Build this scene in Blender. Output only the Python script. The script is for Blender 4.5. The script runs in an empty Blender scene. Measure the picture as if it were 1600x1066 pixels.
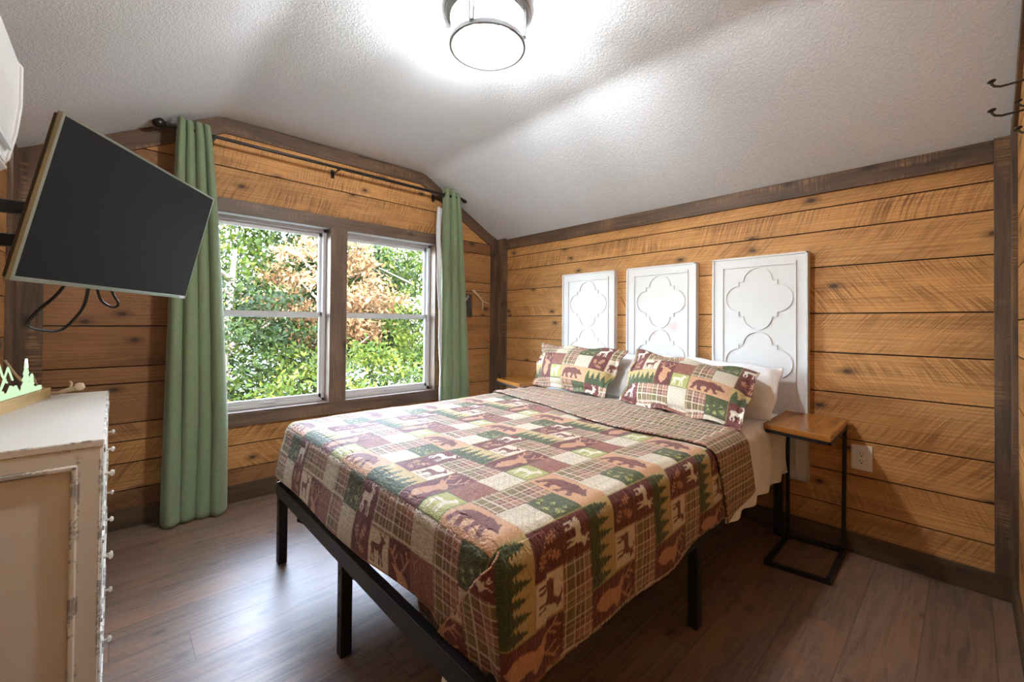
import bpy, math, random
import numpy as np
from mathutils import Vector, Matrix, Euler

R = math.radians
random.seed(7)
rng = np.random.default_rng(7)
sc = bpy.context.scene
COL = sc.collection

# ------------------------------------------------------------------ camera
cam = bpy.data.cameras.new('camera')
cam.sensor_width = 36.0
cam.lens = 663.7044 / 1600 * 36
cam.shift_y = (498.1338 - 533.0) / 1600
cam.clip_start = 0.02
cam.clip_end = 300
camo = bpy.data.objects.new('camera', cam)
COL.objects.link(camo)
yaw, pit, roll = 0.7502, 0.0104, 0.009
Mx = Matrix.Rotation(-yaw, 4, 'Z') @ Matrix.Rotation(math.pi / 2 + pit, 4, 'X') @ Matrix.Rotation(roll, 4, 'Z')
camo.matrix_world = Matrix.Translation((0, 0, 1.12)) @ Mx
sc.camera = camo

# ------------------------------------------------------------------ light
w = bpy.data.worlds.new('sky')
sc.world = w
w.use_nodes = True
wn = w.node_tree
sky = wn.nodes.new('ShaderNodeTexSky')
sky.sky_type = 'NISHITA'
sky.sun_disc = False
sky.sun_elevation = R(48)
sky.sun_rotation = R(200)
hs = wn.nodes.new('ShaderNodeHueSaturation')           # hazy, milky sky
hs.inputs['Saturation'].default_value = 0.55
wn.links.new(sky.outputs[0], hs.inputs['Color'])
wn.links.new(hs.outputs[0], wn.nodes['Background'].inputs[0])
wn.nodes['Background'].inputs[1].default_value = 6.0

sun = bpy.data.lights.new('sun', 'SUN')
sun.energy = 3.2
sun.angle = R(0.8)
sun.color = (1.0, 0.95, 0.86)
suno = bpy.data.objects.new('sun', sun)
COL.objects.link(suno)
suno.rotation_euler = (R(44), 0, R(22))      # shines from over the house on to the trees
suno.location = (0, -5, 12)

sc.view_settings.view_transform = 'Standard'
sc.view_settings.look = 'None'
sc.view_settings.gamma = 1
sc.view_settings.use_curve_mapping = False
sc.view_settings.exposure = 1.38
BULB = 760.0
sc.cycles.max_bounces = 10
sc.cycles.diffuse_bounces = 6
sc.cycles.transparent_max_bounces = 16
sc.cycles.sample_clamp_indirect = 6
sc.cycles.use_denoising = True

# ------------------------------------------------------------------ colour
def s2l(c):
    c = c / 255.0
    return c / 12.92 if c <= 0.04045 else ((c + 0.055) / 1.055) ** 2.4
def rgb(r, g, b):
    return (s2l(r), s2l(g), s2l(b), 1.0)

# ------------------------------------------------------------------ node helper
class NT:
    def __init__(s, name):
        s.m = bpy.data.materials.new(name)
        s.m.use_nodes = True
        s.t = s.m.node_tree
        s.t.nodes.clear()
        s.out = s.t.nodes.new('ShaderNodeOutputMaterial')
    def n(s, typ, ins=None, **props):
        nd = s.t.nodes.new('ShaderNode' + typ)
        for k, v in props.items():
            setattr(nd, k, v)
        for k, v in (ins or {}).items():
            if isinstance(v, bpy.types.NodeSocket):
                s.t.links.new(v, nd.inputs[k])
            else:
                nd.inputs[k].default_value = v
        return nd
    def math(s, op, a, b=None, c=None, clamp=False):
        ins = {0: a}
        if b is not None: ins[1] = b
        if c is not None: ins[2] = c
        return s.n('Math', ins, operation=op, use_clamp=clamp).outputs[0]
    def mix(s, f, a, b, blend='MIX'):
        nd = s.n('Mix', None, data_type='RGBA', blend_type=blend)
        for k, v in ((0, f), (6, a), (7, b)):
            if isinstance(v, bpy.types.NodeSocket): s.t.links.new(v, nd.inputs[k])
            else: nd.inputs[k].default_value = v
        return nd.outputs[2]
    def ramp(s, f, stops):
        nd = s.n('ValToRGB', {0: f})
        e = nd.color_ramp.elements
        while len(e) > 1: e.remove(e[-1])
        e[0].position, e[0].color = stops[0]
        for p, c in stops[1:]:
            x = e.new(p); x.color = c
        return nd.outputs[0]
    def noise(s, vec, scale, detail=3, rough=0.5, dist=0.0):
        return s.n('TexNoise', {'Vector': vec, 'Scale': scale, 'Detail': detail, 'Roughness': rough, 'Distortion': dist}).outputs[0]
    def xyz(s, x, y, z=0.0):
        return s.n('CombineXYZ', {0: x, 1: y, 2: z}).outputs[0]
    def bsdf(s, color, rough=0.5, metal=0.0, bump=None, bstr=0.3, bdist=0.01, **kw):
        ins = {'Base Color': color, 'Roughness': rough, 'Metallic': metal}
        if bump is not None:
            ins['Normal'] = s.n('Bump', {'Height': bump, 'Strength': bstr, 'Distance': bdist}).outputs[0]
        p = s.n('BsdfPrincipled', ins)
        for k, v in kw.items():
            p.inputs[k.replace('_', ' ')].default_value = v
        s.t.links.new(p.outputs[0], s.out.inputs[0])
        return p

def plain(name, color, rough=0.5, metal=0.0, var=0.06, scale=30, bstr=0.05, **kw):
    t = NT(name)
    tc = t.n('TexCoord').outputs['Object']
    nz = t.noise(tc, scale, 4)
    dark = tuple(c * (1 - var * 2) for c in color[:3]) + (1,)
    c = t.mix(nz, dark, color)
    t.bsdf(c, rough, metal, nz, bstr, 0.002, **kw)
    return t.m

def emit(name, color, strength):
    t = NT(name)
    e = t.n('Emission', {0: color, 1: strength})
    t.t.links.new(e.outputs[0], t.out.inputs[0])
    return t.m

def m_planks():
    """rough sawn boards; UV in metres along / across the grain, 'Col' = tint, saw slope, saw amount"""
    t = NT('rough_sawn_planks')
    uv = t.n('UVMap').outputs[0]
    sx = t.n('SeparateXYZ', {0: uv})
    u, v = sx.outputs[0], sx.outputs[1]
    at = t.n('Attribute', None, attribute_name='Col')
    ac = t.n('SeparateColor', {0: at.outputs['Color']})
    tint, slope, amt = ac.outputs[0], ac.outputs[1], ac.outputs[2]
    k = t.math('MULTIPLY_ADD', slope, 2.4, -1.2)
    wob = t.math('MULTIPLY', t.noise(t.xyz(t.math('MULTIPLY', u, 2.0), t.math('MULTIPLY', v, 5.0)), 1.0, 1), 0.05)
    a = t.math('ADD', t.math('MULTIPLY_ADD', v, k, u), wob)
    saw = t.noise(t.xyz(t.math('MULTIPLY', a, 105.0), t.math('MULTIPLY', v, 3.5)), 1.0, 3, 0.7)
    saw = t.ramp(saw, [(0.43, (0, 0, 0, 1)), (0.60, (1, 1, 1, 1))])
    patch = t.noise(t.xyz(t.math('MULTIPLY', u, 2.6), t.math('MULTIPLY', v, 9.0), 4.0), 1.0, 3)
    patch = t.ramp(patch, [(0.36, (0.10, 0.10, 0.10, 1)), (0.62, (1, 1, 1, 1))])
    sawm = t.math('MULTIPLY', t.math('MULTIPLY', saw, patch), amt)
    grain = t.noise(t.xyz(t.math('MULTIPLY', u, 3.5), t.math('MULTIPLY', v, 85.0), 1.0), 1.0, 5, 0.6, 0.6)
    ring = t.n('TexWave', {'Vector': t.xyz(t.math('MULTIPLY', u, 0.9), t.math('MULTIPLY', v, 9.0), 2.0), 'Scale': 2.2, 'Distortion': 9.0, 'Detail': 3.0, 'Detail Scale': 0.7}, bands_direction='Y').outputs[1]
    light = t.mix(tint, rgb(120, 78, 48), rgb(226, 168, 100))
    darkc = t.mix(tint, rgb(62, 38, 24), rgb(118, 70, 30))
    c = t.mix(t.math('MULTIPLY', sawm, 0.85), light, darkc)
    c = t.mix(t.math('MULTIPLY', t.ramp(grain, [(0.45, (0, 0, 0, 1)), (0.75, (1, 1, 1, 1))]), 0.45), c, darkc)
    c = t.mix(t.math('MULTIPLY', t.ramp(ring, [(0.55, (0, 0, 0, 1)), (0.95, (1, 1, 1, 1))]), 0.22), c, darkc)
    blot = t.noise(t.xyz(t.math('MULTIPLY', u, 1.4), t.math('MULTIPLY', v, 7.0), 8.0), 1.0, 4)
    c = t.mix(t.math('MULTIPLY', t.ramp(blot, [(0.52, (0, 0, 0, 1)), (0.72, (1, 1, 1, 1))]), 0.5), c, darkc)
    vor = t.n('TexVoronoi', {'Vector': t.xyz(t.math('MULTIPLY', u, 1.9), t.math('MULTIPLY', v, 3.4), 0.0), 'Scale': 1.0, 'Randomness': 1.0}, voronoi_dimensions='2D').outputs['Distance']
    knot = t.ramp(vor, [(0.022, (1, 1, 1, 1)), (0.042, (0.5, 0.5, 0.5, 1)), (0.11, (0, 0, 0, 1))])
    c = t.mix(t.math('MULTIPLY', knot, 0.9), c, rgb(48, 26, 14))
    h = t.math('ADD', t.math('MULTIPLY', saw, 0.6), t.math('MULTIPLY', grain, 0.6))
    t.bsdf(c, 0.62, 0, h, 0.35, 0.003)
    return t.m

def m_wood(name, light, dark, rough=0.5, gscale=60, contrast=0.8, saw=0.0, bstr=0.2):
    t = NT(name)
    uv = t.n('UVMap').outputs[0]
    sx = t.n('SeparateXYZ', {0: uv})
    u, v = sx.outputs[0], sx.outputs[1]
    g = t.noise(t.xyz(t.math('MULTIPLY', u, 3.0), t.math('MULTIPLY', v, gscale)), 1.0, 5, 0.6, 0.8)
    b = t.noise(t.xyz(t.math('MULTIPLY', u, 2.0), t.math('MULTIPLY', v, 9.0), 3.0), 1.0, 3)
    f = t.math('ADD', t.math('MULTIPLY', g, 0.6), t.math('MULTIPLY', b, 0.55))
    f = t.ramp(f, [(0.42, (0, 0, 0, 1)), (0.74, (1, 1, 1, 1))])
    c = t.mix(t.math('MULTIPLY', f, contrast), light, dark)
    h = g
    if saw:
        s = t.noise(t.xyz(t.math('MULTIPLY', u, 160.0), t.math('MULTIPLY', v, 6.0)), 1.0, 2)
        s = t.ramp(s, [(0.45, (0, 0, 0, 1)), (0.6, (1, 1, 1, 1))])
        pm = t.ramp(t.noise(t.xyz(t.math('MULTIPLY', u, 3.0), t.math('MULTIPLY', v, 14.0), 7.0), 1.0, 2), [(0.52, (0, 0, 0, 1)), (0.66, (1, 1, 1, 1))])
        c = t.mix(t.math('MULTIPLY', t.math('MULTIPLY', s, pm), saw), c, rgb(176, 130, 84))
    vor = t.n('TexVoronoi', {'Vector': t.xyz(t.math('MULTIPLY', u, 1.8), t.math('MULTIPLY', v, 4.0), 0.0), 'Scale': 1.0}, voronoi_dimensions='2D').outputs['Distance']
    kn = t.ramp(vor, [(0.02, (1, 1, 1, 1)), (0.09, (0, 0, 0, 1))])
    c = t.mix(t.math('MULTIPLY', kn, 0.75), c, tuple(x * 0.4 for x in dark[:3]) + (1,))
    t.bsdf(c, rough, 0, h, bstr, 0.003)
    return t.m

def m_floor():
    t = NT('distressed_vinyl_plank_floor')
    tc = t.n('TexCoord').outputs['Object']
    sx = t.n('SeparateXYZ', {0: tc})
    x, y = sx.outputs[0], t.math('ADD', sx.outputs[1], -0.115 + 1.8)
    row = t.math('FLOOR', t.math('DIVIDE', y, 0.18))
    rnd = t.n('TexWhiteNoise', {'W': row}, noise_dimensions='1D').outputs[0]
    xs = t.math('ADD', x, t.math('MULTIPLY', rnd, 1.22))
    colf = t.math('FLOOR', t.math('DIVIDE', xs, 1.22))
    pid = t.n('TexWhiteNoise', {'Vector': t.xyz(row, colf)}, noise_dimensions='2D').outputs[0]
    fy = t.math('FRACT', t.math('DIVIDE', y, 0.18))
    fx = t.math('FRACT', t.math('DIVIDE', xs, 1.22))
    ey = t.math('LESS_THAN', t.math('ABSOLUTE', t.math('SUBTRACT', fy, 0.5)), 0.489)
    ex = t.math('LESS_THAN', t.math('ABSOLUTE', t.math('SUBTRACT', fx, 0.5)), 0.4985)
    seam = t.math('MULTIPLY', ex, ey)
    off = t.math('MULTIPLY', pid, 37.0)
    g = t.noise(t.xyz(t.math('MULTIPLY', x, 3.0), t.math('MULTIPLY', y, 42.0), off), 1.0, 6, 0.62, 1.2)
    b = t.noise(t.xyz(t.math('MULTIPLY', x, 2.2), t.math('MULTIPLY', y, 7.0), off), 1.0, 4, 0.6, 0.5)
    cross = t.noise(t.xyz(t.math('MULTIPLY', t.math('ADD', x, t.math('MULTIPLY', y, 0.5)), 95.0), t.math('MULTIPLY', y, 9.0), off), 1.0, 2)
    c = t.mix(pid, rgb(112, 92, 78), rgb(132, 110, 95))
    c = t.mix(t.math('MULTIPLY', t.ramp(g, [(0.42, (0, 0, 0, 1)), (0.68, (1, 1, 1, 1))]), 0.6), c, rgb(66, 46, 36))
    c = t.mix(t.math('MULTIPLY', t.ramp(b, [(0.50, (0, 0, 0, 1)), (0.70, (1, 1, 1, 1))]), 0.55), c, rgb(146, 104, 74))
    c = t.mix(t.math('MULTIPLY', t.ramp(cross, [(0.52, (0, 0, 0, 1)), (0.68, (1, 1, 1, 1))]), 0.10), c, rgb(160, 138, 118))
    vor = t.n('TexVoronoi', {'Vector': t.xyz(t.math('ADD', t.math('MULTIPLY', x, 2.0), off), t.math('MULTIPLY', y, 3.6)), 'Scale': 1.0}, voronoi_dimensions='2D').outputs['Distance']
    c = t.mix(t.math('MULTIPLY', t.ramp(vor, [(0.02, (1, 1, 1, 1)), (0.07, (0, 0, 0, 1))]), 0.6), c, rgb(52, 34, 26))
    c = t.mix(t.math('MULTIPLY_ADD', seam, 0.6, 0.4), rgb(64, 48, 40), c)
    h = t.math('ADD', t.math('MULTIPLY', g, 0.4), t.math('MULTIPLY', seam, 0.25))
    t.bsdf(c, t.math('MULTIPLY_ADD', g, 0.16, 0.34), 0, h, 0.22, 0.002)
    return t.m

def m_ceiling():
    t = NT('knockdown_plaster_ceiling')
    tc = t.n('TexCoord').outputs['Object']
    a = t.noise(tc, 85, 3, 0.55, 0.6)
    a = t.ramp(a, [(0.46, (0, 0, 0, 1)), (0.58, (1, 1, 1, 1))])
    b = t.noise(tc, 150, 2)
    h = t.math('ADD', a, t.math('MULTIPLY', b, 0.3))
    t.bsdf(rgb(224, 230, 238), 0.85, 0, h, 0.34, 0.004)
    return t.m

def m_quilt():
    t = NT('quilted_cotton_patchwork')
    at = t.n('Attribute', None, attribute_name='Col')
    uv = t.n('UVMap').outputs[0]
    w1 = t.n('TexWave', {'Vector': uv, 'Scale': 11.0, 'Distortion': 5.0, 'Detail': 1.5, 'Detail Scale': 2.2}, bands_direction='Y').outputs[1]
    w1 = t.ramp(w1, [(0.0, (0, 0, 0, 1)), (0.35, (1, 1, 1, 1))])
    nz = t.noise(uv, 320, 3)
    n2 = t.noise(uv, 55, 3)
    c = t.mix(t.math('MULTIPLY', nz, 0.22), at.outputs['Color'], (0.02, 0.015, 0.01, 1))
    n3 = t.ramp(t.noise(uv, 95, 2, 0.5, 1.0), [(0.35, (0, 0, 0, 1)), (0.55, (1, 1, 1, 1))])
    h = t.math('ADD', t.math('ADD', t.math('MULTIPLY', w1, 0.45), t.math('MULTIPLY', n2, 0.9)), t.math('ADD', t.math('MULTIPLY', nz, 0.15), t.math('MULTIPLY', n3, 0.5)))
    p = t.bsdf(c, 0.62, 0, h, 0.75, 0.005)
    p.inputs['Sheen Weight'].default_value = 0.15
    p.inputs['Sheen Roughness'].default_value = 0.4
    return t.m

def m_cloth(name, color, bscale=60, weave=True, sheen=0.2, bstr=0.3, dark=0.8):
    t = NT(name)
    tc = t.n('TexCoord').outputs['Object']
    sx = t.n('SeparateXYZ', {0: tc})
    if weave:
        f = t.noise(t.xyz(t.math('MULTIPLY', sx.outputs[0], 40.0), t.math('MULTIPLY', sx.outputs[1], 40.0), t.math('MULTIPLY', sx.outputs[2], 420.0)), 1.0, 3)
    else:
        f = t.noise(tc, bscale, 4)
    f2 = t.ramp(f, [(0.35, (0, 0, 0, 1)), (0.65, (1, 1, 1, 1))])
    c = t.mix(f2, tuple(x * dark for x in color[:3]) + (1,), color)
    p = t.bsdf(c, 0.8, 0, f, bstr, 0.003)
    p.inputs['Sheen Weight'].default_value = sheen
    return t.m

def m_dresser():
    t = NT('distressed_cream_paint')
    tc = t.n('TexCoord').outputs['Object']
    geo = t.n('Bevel', {'Radius': 0.008}, samples=4).outputs[0]
    ng = t.n('NewGeometry').outputs['Normal']
    dot = t.n('VectorMath', {0: geo, 1: ng}, operation='DOT_PRODUCT').outputs['Value']
    edge = t.math('LESS_THAN', dot, 0.985)
    nz = t.noise(tc, 16, 6, 0.75)
    chip = t.ramp(nz, [(0.49, (0, 0, 0, 1)), (0.54, (1, 1, 1, 1))])
    f = t.math('MULTIPLY', edge, chip)
    base = t.mix(t.noise(tc, 2.2, 3), rgb(220, 217, 206), rgb(232, 229, 219))
    c = t.mix(t.math('MULTIPLY', f, 0.9), base, rgb(54, 42, 34))
    t.bsdf(c, 0.5, 0, f, 0.3, -0.002)
    return t.m

def m_glass(name, tint=(0.97, 0.98, 0.98, 1), refl=0.06):
    t = NT(name)
    tr = t.n('BsdfTransparent', {0: tint})
    gl = t.n('BsdfGlossy', {'Roughness': 0.02})
    fr = t.n('Fresnel', {0: 1.35})
    f = t.math('MULTIPLY', fr.outputs[0], 0.8)
    mx = t.n('MixShader', {0: f, 1: tr.outputs[0], 2: gl.outputs[0]})
    t.t.links.new(mx.outputs[0], t.out.inputs[0])
    return t.m

def m_seeded(name='seeded_lamp_glass', tint=0.9):
    t = NT(name)
    tc = t.n('TexCoord').outputs['Object']
    nz = t.noise(tc, 26, 4, 0.7)
    tr = t.n('BsdfTransparent', {0: (tint, tint * 1.02, tint * 1.03, 1)})
    tl = t.n('BsdfTranslucent', {0: (0.85, 0.87, 0.88, 1)})
    gl = t.n('BsdfGlossy', {'Roughness': 0.12})
    f = t.ramp(nz, [(0.3, (0.03, 0.03, 0.03, 1)), (0.7, (0.12, 0.12, 0.12, 1))])
    a = t.n('MixShader', {0: f, 1: tr.outputs[0], 2: tl.outputs[0]})
    b = t.n('MixShader', {0: 0.08, 1: a.outputs[0], 2: gl.outputs[0]})
    t.t.links.new(b.outputs[0], t.out.inputs[0])
    return t.m

def m_leaf(name, c1, c2, c3):
    t = NT(name)
    at = t.n('Attribute', None, attribute_name='Col')
    v = t.n('SeparateColor', {0: at.outputs['Color']}).outputs[0]
    c = t.ramp(v, [(0.0, c1), (0.5, c2), (1.0, c3)])
    c = t.mix(1.0, c, (0.48, 0.48, 0.48, 1), 'MULTIPLY')
    d = t.n('BsdfPrincipled', {'Base Color': c, 'Roughness': 0.6, 'Specular IOR Level': 0.1})
    tl = t.n('BsdfTranslucent', {0: c})
    mx = t.n('MixShader', {0: 0.42, 1: d.outputs[0], 2: tl.outputs[0]})
    t.t.links.new(mx.outputs[0], t.out.inputs[0])
    return t.m

M = {}
M['planks'] = m_planks()
M['gap'] = plain('dark_gap_backing', rgb(22, 14, 9), 0.9)
M['trim'] = m_wood('dark_stained_trim', rgb(112, 86, 64), rgb(52, 39, 31), 0.6, 70, 0.9, 0.55)
M['trimbase'] = m_wood('dark_stained_baseboard', rgb(96, 74, 50), rgb(54, 41, 30), 0.6, 60, 0.9)
M['casing'] = m_wood('grey_brown_window_casing', rgb(120, 98, 80), rgb(60, 48, 42), 0.5, 70, 0.85, 0.4)
M['floor'] = m_floor()
M['ceiling'] = m_ceiling()
M['quilt'] = m_quilt()
M['white_cloth'] = m_cloth('white_cotton', rgb(246, 247, 250), 22, False, 0.1, 0.25, 0.96)
M['curtain'] = m_cloth('sage_green_curtain_weave', rgb(126, 144, 108), 60, True, 0.3, 0.3, 0.8)
M['lining'] = m_cloth('white_curtain_lining', rgb(226, 228, 228), 40, False, 0.1, 0.1, 0.95)
M['black'] = plain('black_powder_coated_steel', rgb(34, 37, 42), 0.42, 0.3, 0.05, 200)
M['hole'] = plain('black_hole', rgb(4, 4, 4), 0.9)
M['rod'] = plain('dark_bronze_metal', rgb(52, 48, 46), 0.32, 0.6, 0.1, 60)
M['iron'] = plain('weathered_iron', rgb(76, 74, 70), 0.45, 0.7, 0.25, 80, 0.2)
M['whitepaint'] = plain('white_painted_wood', rgb(222, 224, 226), 0.45, 0, 0.02, 40)
M['vinyl'] = plain('white_vinyl', rgb(214, 216, 220), 0.35, 0, 0.02, 20)
M['plastic'] = plain('white_plastic', rgb(232, 234, 234), 0.25, 0, 0.01, 20, 0.0)
M['plate'] = plain('white_outlet_plastic', rgb(238, 236, 230), 0.35, 0, 0.01, 20, 0.0)
M['screen'] = plain('television_screen', rgb(27, 27, 29), 0.5, 0, 0.02, 5, 0.0, **{'Specular_IOR_Level': 0.12})
M['bezel'] = plain('silver_bezel', rgb(168, 178, 168), 0.3, 0.8, 0.05, 10)
M['tvback'] = plain('television_back_casing', rgb(52, 46, 38), 0.5, 0, 0.05, 30)
M['cord'] = plain('black_rubber_cord', rgb(18, 18, 18), 0.45, 0, 0.05, 60)
M['nickel'] = plain('brushed_nickel', rgb(142, 142, 142), 0.33, 0.9, 0.08, 90)
M['dresser'] = m_dresser()
M['knob'] = plain('cream_metal_knob', rgb(214, 208, 196), 0.35, 0.4, 0.1, 80)
M['tabletop'] = m_wood('honey_oak_tabletop', rgb(176, 116, 52), rgb(122, 74, 32), 0.22, 46, 0.8, 0, 0.05)
M['antler'] = m_wood('bone_antler', rgb(226, 208, 180), rgb(170, 136, 100), 0.5, 40, 0.8)
M['glass'] = m_glass('window_glass')
M['seeded'] = m_seeded()
M['drum'] = m_seeded('dimmed_seeded_drum_glass', 0.76)  # clear glass; darker tint added to dim the lamp's halo on the ceiling
M['bulb'] = emit('lit_bulb', (1.0, 0.975, 0.95, 1), BULB)
M['deco'] = emit('glowing_green_white_plastic', rgb(196, 226, 184), 0.50)
M['decotip'] = emit('glowing_white_plastic', rgb(240, 248, 255), 0.8)
M['traywood'] = m_wood('pale_pine', rgb(222, 196, 140), rgb(176, 138, 84), 0.5, 50, 0.7)
M['bark'] = m_wood('tree_bark', rgb(96, 84, 72), rgb(44, 36, 30), 0.9, 30, 0.9)
M['grassland'] = plain('leafy_ground', rgb(34, 44, 18), 0.95, 0, 0.3, 3, 0.3)

# ------------------------------------------------------------------ mesh helper
class MB:
    def __init__(s):
        s.v = []; s.f = []; s.uv = []; s.col = []; s.mi = []
    def quad(s, pts, uv=None, mi=0):
        b = len(s.v); s.v += [tuple(p) for p in pts]
        s.f.append(tuple(range(b, b + len(pts))))
        s.uv.append(uv or [(0, 0)] * len(pts)); s.mi.append(mi)
    def obox(s, c, ax, h, off=None):
        """oriented box: centre, three axes, half sizes; UV runs along the longest axis"""
        c = Vector(c); ax = [Vector(a).normalized() for a in ax]
        L = max(range(3), key=lambda i: h[i]); o = [i for i in range(3) if i != L]
        W = max(o, key=lambda i: h[i])
        off = off or (random.uniform(0, 40), random.uniform(0, 40))
        for i in range(3):
            j, k = [q for q in range(3) if q != i]
            for sg in (-1, 1):
                pts = []; uv = []
                for a, b in ((-1, -1), (1, -1), (1, 1), (-1, 1)):
                    q = [0, 0, 0]; q[i] = sg * h[i]; q[j] = a * h[j]; q[k] = b * h[k]
                    pts.append(c + ax[0] * q[0] + ax[1] * q[1] + ax[2] * q[2])
                    rest = [x for x in range(3) if x != L]
                    uv.append((off[0] + q[L], off[1] + q[rest[0]] + q[rest[1]]))
                flip = (ax[j].cross(ax[k])).dot(ax[i]) * sg < 0
                if flip: pts.reverse(); uv.reverse()
                s.quad(pts, uv)
        return s
    def box(s, x0, x1, y0, y1, z0, z1, off=None):
        return s.obox(((x0 + x1) / 2, (y0 + y1) / 2, (z0 + z1) / 2), ((1, 0, 0), (0, 1, 0), (0, 0, 1)),
                      (abs(x1 - x0) / 2, abs(y1 - y0) / 2, abs(z1 - z0) / 2), off)
    def bar(s, a, b, w, t, up=(0, 0, 1)):
        """bar from a to b; w = width across 'up' side, t = size along up"""
        a, b = Vector(a), Vector(b); d = (b - a); L = d.length; d.normalize()
        up = Vector(up); sd = d.cross(up)
        if sd.length < 1e-4: sd = d.cross(Vector((1, 0, 0)))
        sd.normalize(); up = sd.cross(d)
        return s.obox((a + b) / 2, (d, sd, up), (L / 2, w / 2, t / 2))
    def tube(s, pts, r, n=10, cap=True, closed=False):
        pts = [Vector(p) for p in pts]; rs = r if isinstance(r, (list, tuple)) else [r] * len(pts)
        b0 = len(s.v); N = len(pts); pn = None
        for i, p in enumerate(pts):
            if closed: d = pts[(i + 1) % N] - pts[i - 1]
            else: d = pts[min(i + 1, N - 1)] - pts[max(i - 1, 0)]
            d.normalize()
            if pn is None:
                a = Vector((0, 0, 1)) if abs(d.z) < 0.9 else Vector((1, 0, 0))
                pn = d.cross(a).normalized()
            pn = (pn - d * pn.dot(d)).normalized(); bn = d.cross(pn)
            for k in range(n):
                t = 2 * math.pi * k / n
                s.v.append(tuple(p + (pn * math.cos(t) + bn * math.sin(t)) * rs[i]))
        for i in range(N if closed else N - 1):
            i2 = (i + 1) % N
            for k in range(n):
                k2 = (k + 1) % n
                s.f.append((b0 + i * n + k, b0 + i * n + k2, b0 + i2 * n + k2, b0 + i2 * n + k))
                s.uv.append([(i * .03, k / n * .1), (i * .03, k2 / n * .1), (i2 * .03, k2 / n * .1), (i2 * .03, k / n * .1)]); s.mi.append(0)
        if cap and not closed:
            s.f.append(tuple(b0 + k for k in range(n))[::-1]); s.uv.append([(0, 0)] * n); s.mi.append(0)
            s.f.append(tuple(b0 + (N - 1) * n + k for k in range(n))); s.uv.append([(0, 0)] * n); s.mi.append(0)
        return s
    def lathe(s, c, prof, n=32, axis=(0, 0, 1)):
        """prof: list of (radius, height) along axis from centre c"""
        c = Vector(c); ax = Vector(axis).normalized()
        a = Vector((1, 0, 0)) if abs(ax.x) < .9 else Vector((0, 1, 0))
        e1 = (a - ax * a.dot(ax)).normalized(); e2 = ax.cross(e1)
        b0 = len(s.v)
        for r, h in prof:
            for k in range(n):
                t = 2 * math.pi * k / n
                s.v.append(tuple(c + ax * h + (e1 * math.cos(t) + e2 * math.sin(t)) * max(r, 1e-5)))
        for i in range(len(prof) - 1):
            for k in range(n):
                k2 = (k + 1) % n
                s.f.append((b0 + i * n + k, b0 + i * n + k2, b0 + (i + 1) * n + k2, b0 + (i + 1) * n + k))
                s.uv.append([(0, 0)] * 4); s.mi.append(0)
        return s
    def prism(s, poly, n, d0, d1, org, ex, ey):
        """extruded polygon: poly in (ex,ey) coordinates from org, along n from d0 to d1"""
        org, ex, ey, n = Vector(org), Vector(ex), Vector(ey), Vector(n)
        A = [org + ex * p[0] + ey * p[1] + n * d0 for p in poly]
        B = [org + ex * p[0] + ey * p[1] + n * d1 for p in poly]
        s.quad(A[::-1], [(p[0], p[1]) for p in poly][::-1]); s.quad(B, [(p[0], p[1]) for p in poly])
        for i in range(len(poly)):
            j = (i + 1) % len(poly)
            s.quad([A[i], A[j], B[j], B[i]], [(0, 0), (.1, 0), (.1, .02), (0, .02)])
        return s
    def build(s, name, mat, parent=None, smooth=False, bevel=0, recalc=True):
        me = bpy.data.meshes.new(name)
        me.from_pydata(s.v, [], s.f)
        uvl = me.uv_layers.new(name='UVMap')
        flat = [c for f in s.uv for p in f for c in p]
        uvl.data.foreach_set('uv', flat)
        if s.col:
            ca = me.color_attributes.new('Col', 'FLOAT_COLOR', 'CORNER')
            ca.data.foreach_set('color', [x for f, c in zip(s.f, s.col) for _ in f for x in c])
        for m in (mat if isinstance(mat, list) else [mat]): me.materials.append(m)
        if any(s.mi): me.polygons.foreach_set('material_index', s.mi)
        if recalc:
            import bmesh
            bm = bmesh.new(); bm.from_mesh(me)
            if not s.col: bmesh.ops.remove_doubles(bm, verts=bm.verts, dist=1e-5)
            bmesh.ops.recalc_face_normals(bm, faces=bm.faces)
            bm.to_mesh(me); bm.free()
        if smooth:
            me.polygons.foreach_set('use_smooth', [True] * len(me.polygons))
        o = bpy.data.objects.new(name, me); COL.objects.link(o)
        if parent: o.parent = parent
        if bevel:
            b = o.modifiers.new('bevel', 'BEVEL'); b.width = bevel; b.segments = 2; b.limit_method = 'ANGLE'; b.angle_limit = R(40)
        if smooth:
            try: me.set_sharp_from_angle(angle=R(42))
            except Exception: pass
        return o

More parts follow.
